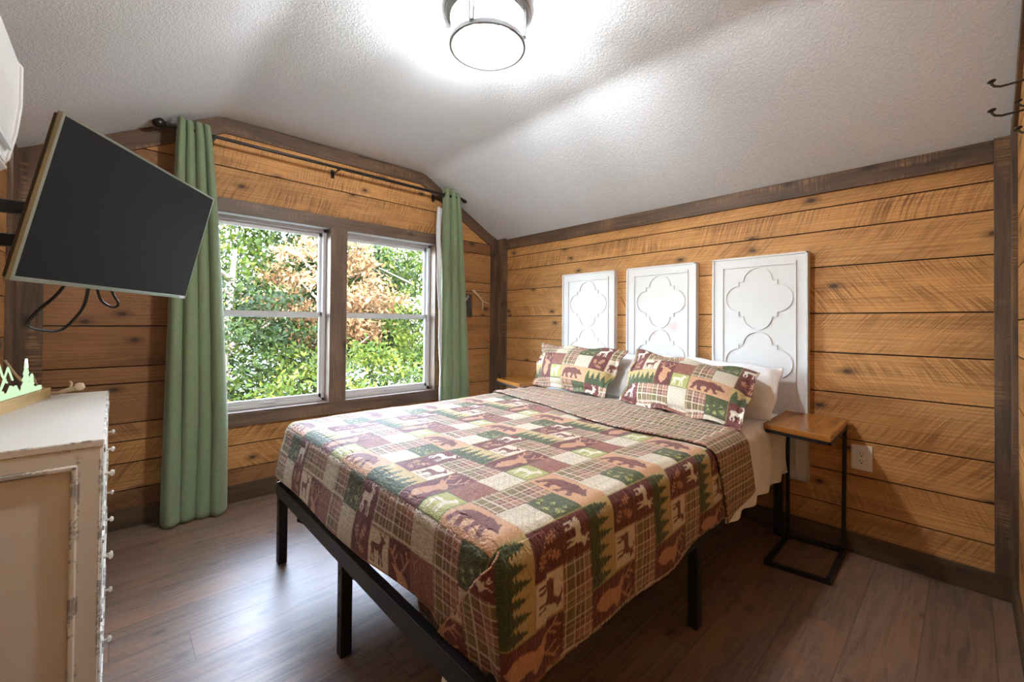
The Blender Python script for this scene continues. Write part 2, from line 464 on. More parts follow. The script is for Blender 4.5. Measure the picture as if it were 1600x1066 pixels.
def grid_obj(name, P, mat, parent=None, UV=None, C=None, smooth=True, mask=None):
    """P: (n,m,3) array -> quad grid mesh"""
    n, m = P.shape[:2]
    me = bpy.data.meshes.new(name)
    idx = np.arange(n * m).reshape(n, m)
    q = np.stack([idx[:-1, :-1], idx[1:, :-1], idx[1:, 1:], idx[:-1, 1:]], -1).reshape(-1, 4)
    if mask is not None:
        q = q[mask.reshape(-1)]
    nf = len(q)
    me.vertices.add(n * m); me.vertices.foreach_set('co', P.reshape(-1).astype(np.float32))
    me.loops.add(nf * 4); me.loops.foreach_set('vertex_index', q.reshape(-1).astype(np.int32))
    me.polygons.add(nf)
    me.polygons.foreach_set('loop_start', (np.arange(nf) * 4).astype(np.int32))
    me.polygons.foreach_set('loop_total', np.full(nf, 4, np.int32))
    me.polygons.foreach_set('use_smooth', np.full(nf, smooth))
    me.update(calc_edges=True)
    if UV is not None:
        l = me.uv_layers.new(name='UVMap')
        l.data.foreach_set('uv', UV.reshape(-1, 2)[q.reshape(-1)].reshape(-1).astype(np.float32))
    if C is not None:
        ca = me.color_attributes.new('Col', 'FLOAT_COLOR', 'POINT')
        cc = np.ones((n * m, 4), np.float32); cc[:, :3] = C.reshape(-1, 3)
        ca.data.foreach_set('color', cc.reshape(-1))
    me.materials.append(mat)
    me.validate()
    o = bpy.data.objects.new(name, me); COL.objects.link(o)
    if parent: o.parent = parent
    return o

def thing(name, label, cat, loc=(0, 0, 0), group=None, rot=(0, 0, 0)):
    o = bpy.data.objects.new(name, None); COL.objects.link(o)
    o.empty_display_size = 0.05
    o.location = loc; o.rotation_euler = rot
    o['label'] = label; o['category'] = cat
    if group: o['group'] = group
    return o
def tag(o, label, cat, group=None, kind=None):
    o['label'] = label; o['category'] = cat
    if group: o['group'] = group
    if kind: o['kind'] = kind
    return o
def struct(o, label=None):
    o['kind'] = 'structure'
    if label: o['label'] = label
    return o
def rel(o, root):
    """mesh built in world coordinates, parented to an empty standing at root.location"""
    o.parent = root
    o.matrix_parent_inverse = Matrix.Identity(4)
    inv = root_matrix(root).inverted()
    o.data.transform(inv)
    return o
def root_matrix(root):
    if root.type == 'EMPTY':
        return Matrix.Translation(root.location) @ root.rotation_euler.to_matrix().to_4x4()
    return Matrix.Identity(4)

# ------------------------------------------------------------------ room shell
XR, YW, XL, YB = 2.690, 3.092, -0.365, -0.135       # plank faces
TX, TY = 2.675, 3.077                                # trim faces
CEIL = [(-0.365, 1.925), (0.445, 2.36), (1.862, 2.36), (2.70, 1.895)]
def ceil_z(x):
    for (x0, z0), (x1, z1) in zip(CEIL[:-1], CEIL[1:]):
        if x <= x1 or x1 == CEIL[-1][0]:
            return z0 + (z1 - z0) * (x - x0) / (x1 - x0)

def clip(poly, a, b, c):
    """keep a*x+b*y<=c"""
    out = []
    for i in range(len(poly)):
        p, q = poly[i], poly[(i + 1) % len(poly)]
        dp, dq = a * p[0] + b * p[1] - c, a * q[0] + b * q[1] - c
        if dp <= 0: out.append(p)
        if (dp < 0 < dq) or (dq < 0 < dp):
            t = dp / (dp - dq); out.append((p[0] + (q[0] - p[0]) * t, p[1] + (q[1] - p[1]) * t))
    return out
def clip_ceiling(poly, eps=0.004):
    for (x0, z0), (x1, z1) in zip(CEIL[:-1], CEIL[1:]):
        m = (z1 - z0) / (x1 - x0)
        poly = clip(poly, -m, 1, z0 - m * x0 - eps)
        if len(poly) < 3: return []
    return poly

def plank_wall(name, rows, to3, thick, backs, label, isgable=False):
    """rows: (u0,u1,v0,v1,tint,slope,amount); to3(u,v,d) -> point, d = depth from the face into the wall"""
    mb = MB()
    g = 0.0030
    for (u0, u1, v0, v1, ti, sl, am) in rows:
        poly = [(u0 + .001, v0 + g), (u1 - .001, v0 + g), (u1 - .001, v1 - g), (u0 + .001, v1 - g)]
        if isgable: poly = clip_ceiling(poly)
        if len(poly) < 3: continue
        ou, ov = random.uniform(0, 60), random.uniform(0, 60)
        F = [to3(p[0], p[1], 0) for p in poly]; B = [to3(p[0], p[1], thick) for p in poly]
        mb.quad(F, [(p[0] + ou, p[1] + ov) for p in poly]); mb.col.append((ti, sl, am, 1))
        for i in range(len(poly)):
            j = (i + 1) % len(poly)
            mb.quad([F[i], F[j], B[j], B[i]], [(poly[i][0] + ou, poly[i][1] + ov), (poly[j][0] + ou, poly[j][1] + ov)] * 2); mb.col.append((ti * .6, sl, am, 1))
    for bk in backs:                        # dark sheathing behind the boards
        pts = [to3(p[0], p[1], thick) for p in bk]
        mb.quad(pts, [(0, 0)] * len(pts), 1); mb.col.append((0, 0, 0, 1))
        pts = [to3(p[0], p[1], thick + .06) for p in bk]
        mb.quad(pts, [(0, 0)] * len(pts), 1); mb.col.append((0, 0, 0, 1))
    o = mb.build(name, [M['planks'], M['gap']], recalc=False)
    struct(o, label)
    return o

def T(base=0.85, var=0.14):
    return min(1, max(0, base + random.uniform(-var, var)))
# headboard wall
zs = [0.095, 0.211, 0.381, 0.555, 0.782, 0.984, 1.185, 1.427, 1.6145, 1.737, 1.90]
slopes = [0.75, 0.3, 0.85, 0.8, 0.2, 0.85, 0.2, 0.9, 0.62, 0.95]
rows = []
for i in range(len(zs) - 1):
    rows.append((YB, YW, zs[i], zs[i + 1], T(0.86, .12), slopes[i], random.uniform(.6, 1)))
plank_wall('wall_right', rows, lambda u, v, d: (XR + d, u, v), 0.012, [[(YB - .07, 0), (YW + .07, 0), (YW + .07, 1.93), (YB - .07, 1.93)]], 'orange rough sawn plank wall behind the bed')
# window wall
rows = []
OX0, OX1, OZ0, OZ1 = 0.40, 1.975, 0.549, 1.785      # window opening
lz = [0.095, 0.202, 0.348, 0.465, 0.562, 0.777, 0.868, 1.086, 1.30, 1.48, 1.70, 1.868, 2.062, 2.20, 2.40]
lt = [0.15, 0.62, 0.66, 0.66, 0.22, 0.2, 0.18, 0.22, .3, .3, .3, .2, .6, .8]
for i in range(len(lz) - 1):
    sm = 0.15 if 3 < i < 11 else 0.9
    rows.append((XL, OX0, lz[i], lz[i + 1], T(lt[i], .05), random.choice([.2, .85]), sm))
for a, b, ti in ((.095, .202, .25), (.202, .348, .7), (.348, .47, .74)):
    rows.append((OX0, OX1, a, b, T(ti, .05), random.choice([.15, .9]), 1))
rows.append((OX0, OX1, 1.86, 2.062, .72, .35, 1)); rows.append((OX0, OX1, 2.062, 2.235, .92, .4, .9)); rows.append((OX0, OX1, 2.235, 2.40, .92, .4, .9))
rz = [0.095, 0.33, 0.573, 0.881, 1.182, 1.405, 1.493, 1.76, 1.86, 2.062, 2.235, 2.4]
rt = [.6, .5, .55, .42, .5, .5, .5, .12, .7, .85, .9]
for i in range(len(rz) - 1):
    rows.append((OX1, XR, rz[i], rz[i + 1], T(rt[i], .05), random.choice([.15, .85]), .5))
bk = lambda x0, x1, z0, z1: clip_ceiling([(x0, z0), (x1, z0), (x1, z1), (x0, z1)], -.01)
plank_wall('wall_back', rows, lambda u, v, d: (u, YW + d, v), 0.012,
           [bk(XL - .05, OX0 - .001, 0, 2.6), bk(OX1 + .001, XR + .05, 0, 2.6), bk(OX0, OX1, 0, OZ0 - .06), bk(OX0, OX1, OZ1 + .03, 2.6)], 'rough sawn plank wall around the windows', True)
# left wall and the near wall behind the camera
rows = []
z = 0.095
while z < 1.90:
    h = random.uniform(.14, .22); rows.append((YB, YW, z, min(z + h, 1.91), T(.5, .25), random.choice([.2, .8]), .7)); z += h
plank_wall('wall_left', rows, lambda u, v, d: (XL - d, u, v), 0.012, [[(YB - .07, 0), (YW + .07, 0), (YW + .07, 1.95), (YB - .07, 1.95)]], 'plank wall carrying the television')
rows = []; z = 0.095
while z < 2.38:
    h = random.uniform(.14, .22); rows.append((XL, XR, z, z + h, T(.85, .12), random.choice([.2, .8]), .8)); z += h
plank_wall('wall_front', rows, lambda u, v, d: (u, YB - d, v), 0.012, [bk(XL - .05, XR + .05, 0, 2.6)], 'plank wall with iron coat hooks', True)

mb = MB(); mb.quad([(XL - .1, YB - .1, 0), (XR + .1, YB - .1, 0), (XR + .1, YW + .1, 0), (XL - .1, YW + .1, 0)])
mb.quad([(XL - .1, YB - .1, -.1), (XL - .1, YW + .1, -.1), (XR + .1, YW + .1, -.1), (XR + .1, YB - .1, -.1)])
struct(mb.build('floor', M['floor'], recalc=False))
def bend(p, q, r, d=.075, n=7):
    """taped plaster joint: a soft curve through the corner q"""
    def tow(a, b):
        L = math.hypot(b[0] - a[0], b[1] - a[1]); return (a[0] + (b[0] - a[0]) * d / L, a[1] + (b[1] - a[1]) * d / L)
    A, B_ = tow(q, p), tow(q, r)
    return [((1 - t) ** 2 * A[0] + 2 * t * (1 - t) * q[0] + t * t * B_[0], (1 - t) ** 2 * A[1] + 2 * t * (1 - t) * q[1] + t * t * B_[1]) for t in [i / n for i in range(n + 1)]]
prof = [CEIL[0]] + bend(*CEIL[0:3]) + bend(*CEIL[1:4]) + [CEIL[3]]
ring = [(x, z) for x, z in prof] + [(x, z + .12) for x, z in prof[::-1]]
mb = MB()
for y in (YB - .06, YW + .06): mb.v += [(x, y, z) for x, z in ring]
n = len(ring)
for i in range(n):
    j = (i + 1) % n; mb.f.append((i, j, n + j, n + i)); mb.uv.append([(0, 0)] * 4); mb.mi.append(0)
mb.f.append(tuple(range(n))); mb.uv.append([(0, 0)] * n); mb.mi.append(0)
mb.f.append(tuple(range(n, 2 * n))[::-1]); mb.uv.append([(0, 0)] * n); mb.mi.append(0)
struct(mb.build('ceiling', M['ceiling'], smooth=True))

# baseboards and trims
def trim(name, mb, mat='trim', label=None, bevel=.0015):
    return struct(mb.build(name, M[mat], bevel=bevel), label)
trim('baseboard_right', MB().box(TX, XR, YB, TY, 0, .098), 'trimbase')
trim('baseboard_back', MB().box(XL, XR, TY, YW, 0, .104), 'trimbase')
trim('baseboard_left', MB().box(XL, -.35, YB, TY, 0, .1), 'trimbase')
trim('baseboard_front', MB().box(XL, TX, YB, -.12, 0, .1), 'trimbase')
trim('trim_1', MB().box(TX, XR, -.075, 2.955, 1.812, 1.905), 'trim', 'long dark board along the top of the headboard wall')
trim('trim_2', MB().box(TX - .003, XR, -.125, -.075, .098, 1.925), 'trim', 'dark corner post at the right end of the headboard wall')
trim('trim_3', MB().box(TX - .018, XR, 2.955, TY, .098, 1.915), 'trim', 'dark corner post on the headboard wall by the window')
trim('trim_4', MB().box(2.595, 2.657, TY - .004, YW, .104, 1.945), 'trim', 'dark corner post on the window wall')
def gable_board(a, b, wd=.098, y0=TY, y1=YW):
    a, b = Vector((a[0], 0, a[1])), Vector((b[0], 0, b[1])); d = (b - a).normalized(); n = Vector((d.z, 0, -d.x))
    if n.z > 0: n = -n
    c = (a + b) / 2 + n * wd / 2 + Vector((0, (y0 + y1) / 2, 0))
    return MB().obox(c, (d, (0, 1, 0), n), ((b - a).length / 2, (y1 - y0) / 2, wd / 2))
def gable_polys(xa, xb, wd=.098, y0=TY, y1=YW, names=('trim_5', 'trim_6', 'trim_7')):
    (x0, z0), (x1, z1), (x2, z2), (x3, z3) = CEIL
    mL, mR = (z1 - z0) / (x1 - x0), (z3 - z2) / (x3 - x2)
    cl_, cr_ = wd * math.sqrt(1 + mL * mL), wd * math.sqrt(1 + mR * mR)
    up = lambda x: ceil_z(x) - .003
    xi = x1 + (cl_ - wd) / mL; xj = x2 + (cr_ - wd) / mR
    polys = ([(x1, up(x1)), (x2, up(x2)), (xj, z1 - wd), (xi, z1 - wd)],
             [(xa, up(xa)), (x1, up(x1)), (xi, z1 - wd), (xa, z1 + mL * (xa - x1) - cl_)],
             [(x2, up(x2)), (xb, up(xb)), (xb, z2 + mR * (xb - x2) - cr_), (xj, z2 - wd)])
    lab = ('level dark board over the windows', 'sloping dark board left of the windows', 'sloping dark board right of the windows')
    for nm, p, l in zip(names, polys, lab):
        if nm is None: continue
        d = Vector((p[1][0] - p[0][0], 0, p[1][1] - p[0][1])).normalized(); e = Vector((-d.z, 0, d.x)); o3 = Vector((p[0][0], 0, p[0][1]))
        q = [((Vector((a_[0], 0, a_[1])) - o3).dot(d), (Vector((a_[0], 0, a_[1])) - o3).dot(e)) for a_ in p]
        trim(nm, MB().prism(q, (0, 1, 0), y0, y1, o3, d, e), 'trim', l)
gable_polys(-.262, 2.60)
trim('trim_8', MB().box(XL, -.262, TY, YW, .104, 1.975), 'trim', 'wide dark corner board left of the windows')
trim('trim_9', MB().box(XL, -.348, 2.93, TY, .1, 1.925), 'trim', 'corner board on the left wall')
trim('trim_10', MB().box(2.585, TX, YB, -.12, .1, 1.955), 'trim', 'corner board on the wall with the hooks')
trim('trim_11', gable_board((1.85, 2.36), (2.62, 1.933), .05, YB, -.122), 'trim', 'sloping board over the hooks')

# window casing
mb = MB()
mb.box(OX0 - .09, OX1 + .035, TY - .001, YW, OZ1 - .003, 1.868)
trim('trim_12', mb, 'casing', 'head board over the windows')
trim('trim_13', MB().box(OX0 - .09, 2.005, TY - .001, YW + .01, .464, .532), 'casing', 'apron board under the window sill')
trim('trim_14', MB().box(OX0 - .09, 2.012, TY - .004, YW + .125, .532, .552), 'casing', 'window sill board')
trim('trim_15', MB().box(1.105, 1.223, TY - .004, YW + .125, .552, OZ1 - .003), 'casing', 'dark post between the two windows')
trim('trim_16', MB().box(OX0 - .02, OX0, TY, YW + .125, .552, OZ1 - .003), 'casing', 'left jamb of the windows')
trim('trim_17', MB().box(OX1, OX1 + .02, TY, YW + .125, .552, OZ1 - .003), 'casing', 'right jamb of the windows')
trim('trim_18', MB().box(OX0, OX1, YW + .0, YW + .125, OZ1 - .003, OZ1 + .015), 'whitepaint', 'white head lining over the windows')

def window(name, x0, x1, label):
    y0, y1 = YW + .07, YW + .125
    z0, z1, zm = .552, OZ1 - .003, 1.166
    root = bpy.data.objects.new(name, None); COL.objects.link(root); struct(root, label)
    root.location = (x0, y0, z0)
    f = MB()
    f.box(x0, x0 + .022, y0, y1, z0, z1); f.box(x1 - .022, x1, y0, y1, z0, z1)
    f.box(x0, x1, y0, y1, z1 - .022, z1); f.box(x0, x1, y0, y1, z0, z0 + .022)
    rel(f.build('frame', M['vinyl'], bevel=.002), root)
    for nm, ya, za, zb in (('lower_sash', y0 + .006, z0 + .022, zm + .02), ('upper_sash', y0 + .03, zm - .02, z1 - .022)):
        s = MB(); a, b = x0 + .022, x1 - .022; yb = ya + .022; wd = .03
        s.box(a, a + wd * .6, ya, yb, za, zb); s.box(b - wd * .6, b, ya, yb, za, zb)
        s.box(a, b, ya, yb, za, za + wd); s.box(a, b, ya, yb, zb - wd, zb)
        so = rel(s.build(nm, M['vinyl'], bevel=.002), root)
        p = MB(); ym = (ya + yb) / 2; p.box(a + .015, b - .015, ym - .002, ym + .002, za + .02, zb - .02)
        po = p.build('pane', M['glass'], bevel=0); rel(po, root); po.parent = so
    l = MB(); xm = (x0 + x1) / 2; l.box(xm - .035, xm + .035, y0 - .008, y0 + .004, z0 + .024, z0 + .032)
    rel(l.build('latch', M['vinyl'], bevel=.001), root)
    return root
window('window_1', OX0, 1.105, 'left double hung window')
window('window_2', 1.223, OX1, 'right double hung window')

# ------------------------------------------------------------------ quilt print
CP = 120                                     # raster samples per patch
def lin(c): return np.array([s2l(x) for x in c], np.float32)
def inpoly(X, Y, poly):
    ins = np.zeros(X.shape, bool); n = len(poly)
    for i in range(n):
        x0, y0 = poly[i]; x1, y1 = poly[(i + 1) % n]
        if y0 == y1: continue
        c = ((y0 > Y) != (y1 > Y)) & (X < (x1 - x0) * (Y - y0) / (y1 - y0) + x0)
        ins ^= c
    return ins
def stroke(X, Y, pts, w):
    m = np.zeros(X.shape, bool)
    for (x0, y0), (x1, y1) in zip(pts[:-1], pts[1:]):
        dx, dy = x1 - x0, y1 - y0; L = dx * dx + dy * dy + 1e-9
        t = np.clip(((X - x0) * dx + (Y - y0) * dy) / L, 0, 1)
        m |= (X - x0 - t * dx) ** 2 + (Y - y0 - t * dy) ** 2 < w * w
    return m
BEAR = [(.26, .60), (.33, .73), (.46, .81), (.66, .84), (.86, .82), (1.0, .87), (1.16, .87), (1.3, .80), (1.40, .74), (1.44, .80), (1.50, .79), (1.53, .71), (1.6, .62), (1.70, .53), (1.73, .45), (1.66, .41), (1.52, .44), (1.42, .42), (1.33, .45), (1.34, .34), (1.44, .22), (1.43, .14), (1.27, .14), (1.25, .24), (1.17, .36), (1.1, .44), (1.08, .34), (1.0, .21), (1.03, .12), (.86, .11), (.84, .2), (.92, .32), (.9, .46), (.76, .44), (.66, .42), (.62, .32), (.68, .2), (.68, .12), (.5, .12), (.47, .22), (.46, .34), (.42, .42), (.36, .32), (.29, .22), (.32, .13), (.15, .13), (.13, .22), (.22, .36), (.22, .5)]
DEER = [(.12, .56), (.17, .64), (.3, .66), (.46, .64), (.56, .67), (.62, .76), (.64, .81), (.56, .86), (.66, .87), (.73, .86), (.85, .78), (.85, .74), (.76, .72), (.72, .66), (.71, .56), (.68, .48), (.70, .34), (.72, .12), (.67, .12), (.64, .34), (.60, .44), (.59, .34), (.58, .12), (.53, .12), (.54, .34), (.53, .46), (.40, .45), (.32, .46), (.30, .36), (.34, .26), (.30, .12), (.25, .12), (.28, .26), (.22, .34), (.19, .26), (.2, .12), (.15, .12), (.14, .28), (.17, .42), (.15, .5), (.10, .50)]
HEAD = [(.26, .55), (.30, .34), (.48, .10), (.66, .3), (.76, .55), (.70, .82), (.74, .95), (.86, 1.0), (.90, 1.07), (.80, 1.17), (.68, 1.25), (.6, 1.31), (.48, 1.32), (.38, 1.36), (.16, 1.42), (.22, 1.3), (.36, 1.2), (.38, 1.0), (.30, .8)]
ANT = [[(.46, 1.3), (.3, 1.46), (.2, 1.66), (.3, 1.88)], [(.28, 1.5), (.42, 1.72)], [(.23, 1.6), (.08, 1.74)], [(.58, 1.3), (.74, 1.45), (.88, 1.66), (.8, 1.88)], [(.74, 1.46), (.6, 1.74)], [(.83, 1.58), (.95, 1.76)]]
c_peach, c_bear, c_maroon = lin((206, 158, 118)), lin((116, 62, 54)), lin((104, 44, 40))
c_tan, c_cream, c_white = lin((198, 146, 108)), lin((224, 212, 188)), lin((232, 224, 202))
c_green, c_dgreen, c_olive = lin((178, 176, 104)), lin((72, 80, 38)), lin((118, 112, 58))
c_bg, c_tree, c_rust = lin((196, 172, 116)), lin((62, 76, 34)), lin((126, 68, 50))

def plaid_at(u, v, per):
    u = (u / per) % 1; v = (v / per) % 1
    C = np.tile(c_rust, u.shape + (1,)).astype(np.float32)
    for w in (u, v):
        band = (w > .08) & (w < .38)
        C[band] = C[band] * .45 + c_olive * .55
        b2 = (w > .70) & (w < .9)
        C[b2] = C[b2] * .65 + c_tan * .35
    for w in (u, v):
        for p, wd, al in ((.08, .022, .85), (.38, .022, .85), (.70, .02, .85), (.9, .015, .5), (.54, .012, .4)):
            l = np.abs(w - p) < wd
            C[l] = C[l] * (1 - al) + c_cream * al
    return C

def make_block():
    H, Wd = 3 * CP, 6 * CP
    yy, xx = np.mgrid[0:H, 0:Wd]
    X, Y = (xx + .5) / CP, (yy + .5) / CP
    img = np.zeros((H, Wd, 3), np.float32)
    def cell(c, r, w=1, h=1):
        return slice(r * CP, (r + h) * CP), slice(c * CP, (c + w) * CP)
    def XY(c, r, w=1, h=1):
        s = cell(c, r, w, h); return X[s] - c, Y[s] - r, s
    rr = np.random.default_rng(3)
    # bear
    x, y, s = XY(0, 0, 2); a = np.tile(c_peach, x.shape + (1,)); a[inpoly(x, y, BEAR)] = c_bear; img[s] = a
    # plaids
    for (c, r, w_, h_) in ((0, 1, 1, 2), (3, 2, 2, 1)):
        x, y, s = XY(c, r, w_, h_); img[s] = plaid_at(x, y, 1.0)
    # knits
    for c, r in ((1, 1), (5, 2)):
        x, y, s = XY(c, r); a = np.tile(c_cream, x.shape + (1,)).astype(np.float32)
        d = np.minimum(np.abs(((x + y) * 5) % 1 - .5), np.abs(((x - y) * 5) % 1 - .5))
        dots = ((x * 26) % 1 < .42) & ((y * 16) % 1 < .5)
        a[dots] *= .82; a[d < .08] *= .78
        img[s] = a
    # floral
    x, y, s = XY(1, 2); a = np.tile(c_dgreen, x.shape + (1,)).astype(np.float32)
    for _ in range(9):
        px, py, an = rr.uniform(.1, .9), rr.uniform(.1, .9), rr.uniform(0, 6.28)
        for q in (-.6, 0, .6):
            m = stroke(x, y, [(px, py), (px + .13 * math.cos(an + q), py + .13 * math.sin(an + q))], .011)
            a[m] = c_green
    img[s] = a
    # conifers
    x, y, s = XY(2, 0, 2); a = np.tile(c_bg, x.shape + (1,)).astype(np.float32)
    m = y < .30
    for i in range(6):
        cx, hh = .15 + i * .34, [.90, .80, .94, .76, .92, .84][i]
        t = np.clip((hh - y) / hh, 0, 1)
        wd = .27 * t * (0.55 + .75 * ((hh - y) * 8 % 1))
        m |= (np.abs(x - cx) < wd) & (y < hh)
    a[m] = c_tree; img[s] = a
    # leaves
    x, y, s = XY(2, 1); a = np.tile(c_maroon, x.shape + (1,)).astype(np.float32)
    for (lx, ly, an, sz) in ((.28, .62, 1.9, .2), (.66, .68, 1.1, .24), (.62, .25, -.3, .19)):
        dx, dy = x - lx, y - ly
        p = dx * math.cos(an) + dy * math.sin(an); q = -dx * math.sin(an) + dy * math.cos(an)
        wd = sz * .62 * np.sqrt(np.clip(1 - (p / sz) ** 2, 0, 1)) * (.62 + .38 * np.cos(p / sz * 11))
        m = (np.abs(q) < wd); a[m] = c_tan; a[(np.abs(q) < .012) & (np.abs(p) < sz)] = c_maroon
        m = stroke(x, y, [(lx - sz * math.cos(an), ly - sz * math.sin(an)), (lx - 1.5 * sz * math.cos(an), ly - 1.5 * sz * math.sin(an))], .012); a[m] = c_tan
    img[s] = a
    # white deer on maroon
    x, y, s = XY(2, 2); a = np.tile(c_maroon * 1.1, x.shape + (1,)).astype(np.float32); a[inpoly(x, y, DEER)] = c_white
    for st in ([(.66, .84), (.6, .97)], [(.7, .85), (.78, .97)], [(.64, .9), (.54, .93)]): a[stroke(x, y, st, .014)] = c_white
    img[s] = a
    # dark deer on cream
    x, y, s = XY(3, 1); a = np.tile(c_cream, x.shape + (1,)).astype(np.float32); a[inpoly(x, y, DEER)] = c_bear
    for st in ([(.66, .84), (.56, .92), (.56, .98)], [(.7, .85), (.78, .92), (.78, .98)], [(.6, .9), (.5, .9)], [(.75, .9), (.85, .92)]): a[stroke(x, y, st, .014)] = c_bear
    b = (x < .03) | (y < .03) | (x > .97) | (y > .97); a[b] = c_tan; img[s] = a
    # buck portrait
    x, y, s = XY(4, 0, 1, 2); a = np.tile(c_maroon, x.shape + (1,)).astype(np.float32); a[inpoly(x, y, HEAD)] = c_tan
    for st in ANT: a[stroke(x, y, st, .026)] = c_tan
    img[s] = a
    # green deer
    x, y, s = XY(5, 0); a = np.tile(c_green, x.shape + (1,)).astype(np.float32); a[inpoly(x, y, DEER)] = c_white
    b = (x < .045) | (y < .045) | (x > .955) | (y > .955); a[b] = c_dgreen; img[s] = a
    # brown leafy
    x, y, s = XY(5, 1); a = np.tile(lin((140, 84, 68)), x.shape + (1,)).astype(np.float32)
    for _ in range(16):
        px, py, an = rr.uniform(0, 1), rr.uniform(0, 1), rr.uniform(0, 6.28)
        a[stroke(x, y, [(px, py), (px + .15 * math.cos(an), py + .15 * math.sin(an))], .014)] = lin((176, 120, 96))
    img[s] = a
    # thin piping lines between the columns
    for c in (0, 2, 4):
        e = (np.abs((X - c + 3) % 6 - 3) < .018); img[e] = img[e] * .4 + c_green * .6
    return img
BLOCK = make_block()
SU, SV = 0.1035, 0.1067
def patch_at(u, v, u0=-1.51, v0=0.895, su=SU, sv=SV):
    cx = (u - u0) / su % 6; cy = (v - v0) / sv % 3
    return BLOCK[np.clip((cy * CP).astype(int), 0, 3 * CP - 1), np.clip((cx * CP).astype(int), 0, 6 * CP - 1)]

# ------------------------------------------------------------------ bed
BG = 'bed'
bx0, bx1, by0, by1 = 0.555, 2.635, 0.672, 2.196
bed = thing('platform_bed', 'black steel platform bed frame with square legs under the patchwork quilt', 'bed frame', (1.6, 1.43, 0))
zt = .372
rails = (('foot_rail', (bx0, by0, 0), (bx0, by1, 0)), ('head_rail', (bx1 - .03, by0, 0), (bx1 - .03, by1, 0)))
def rail(nm, x0, x1, y0, y1):
    b = MB(); b.box(x0, x1, y0, y1, .312, zt)
    return rel(b.build(nm, M['black'], bevel=.002), bed)
rail('foot_rail', bx0, bx0 + .028, by0, by1)
rail('head_rail', bx1 - .028, bx1, by0, by1)
rail('side_rail', bx0 + .028, bx1 - .028, by0, by0 + .028)
rail('side_rail', bx0 + .028, bx1 - .028, by1 - .028, by1)
rail('centre_beam', bx0 + .028, bx1 - .028, 1.42, 1.45)
def leg(x, y, s=.038):
    b = MB(); b.box(x - s / 2, x + s / 2, y - s / 2, y + s / 2, .0, .345)
    l = rel(b.build('leg', M['black'], bevel=.003), bed)
    for z in (.13, .2, .27):
        if x > .6: break
        h = MB(); h.box(x - s / 2 - .0006, x - s / 2 + .002, y - .004, y + .004, z, z + .014)
        ho = h.build('bolt_hole', M['hole']); rel(ho, bed); ho.parent = l
    return l
for x, y in ((.578, 2.176), (.578, 1.436), (.578, .694), (1.587, .694), (1.587, 1.435), (1.587, 2.176), (2.612, .694), (2.612, 1.436), (2.612, 2.176)):
    leg(x, y)
for k in range(12):
    x = .72 + k * .165
    b = MB(); b.box(x, x + .04, by0 + .028, by1 - .028, .345, .362)
    rel(b.build('slat', M['black'], bevel=.001), bed)
for y in (1.436, 1.98):                                # gussets under the foot rail
    b = MB(); b.prism([(0, 0), (.12, 0), (.035, -.085), (0, -.06)], (0, 1, 0), -.003, .003, (bx0 + .03, y, .312), (1, 0, 0), (0, 0, 1))
    rel(b.build('gusset', M['black']), bed)

# mattress
def rounded_slab(x0, x1, y0, y1, z0, z1, r, n=6):
    mb = MB(); ring = []
    for cx, cy, a0 in ((x1 - r, y1 - r, 0), (x0 + r, y1 - r, 90), (x0 + r, y0 + r, 180), (x1 - r, y0 + r, 270)):
        for k in range(n + 1):
            a = R(a0 + 90 * k / n); ring.append((cx + r * math.cos(a), cy + r * math.sin(a), math.cos(a), math.sin(a)))
    e = .03; prof = [(e, z0), (.008, z0 + .01), (0, z0 + e), (0, z1 - e), (.008, z1 - .01), (e, z1)]
    N = len(ring)
    for ins, z in prof:
        for (x, y, nx, ny) in ring: mb.v.append((x - nx * ins, y - ny * ins, z))
    for i in range(len(prof) - 1):
        for k in range(N):
            k2 = (k + 1) % N
            mb.f.append((i * N + k, i * N + k2, (i + 1) * N + k2, (i + 1) * N + k)); mb.uv.append([(0, 0)] * 4); mb.mi.append(0)
    mb.f.append(tuple(range(N))[::-1]); mb.uv.append([(0, 0)] * N); mb.mi.append(0)
    mb.f.append(tuple((len(prof) - 1) * N + k for k in range(N))); mb.uv.append([(0, 0)] * N); mb.mi.append(0)
    return mb
mt = rounded_slab(.612, 2.625, .692, 2.176, .373, .625, .07).build('mattress', M['white_cloth'], smooth=True)
tag(mt, 'white mattress lying on the black bed frame beneath the quilt', 'mattress')

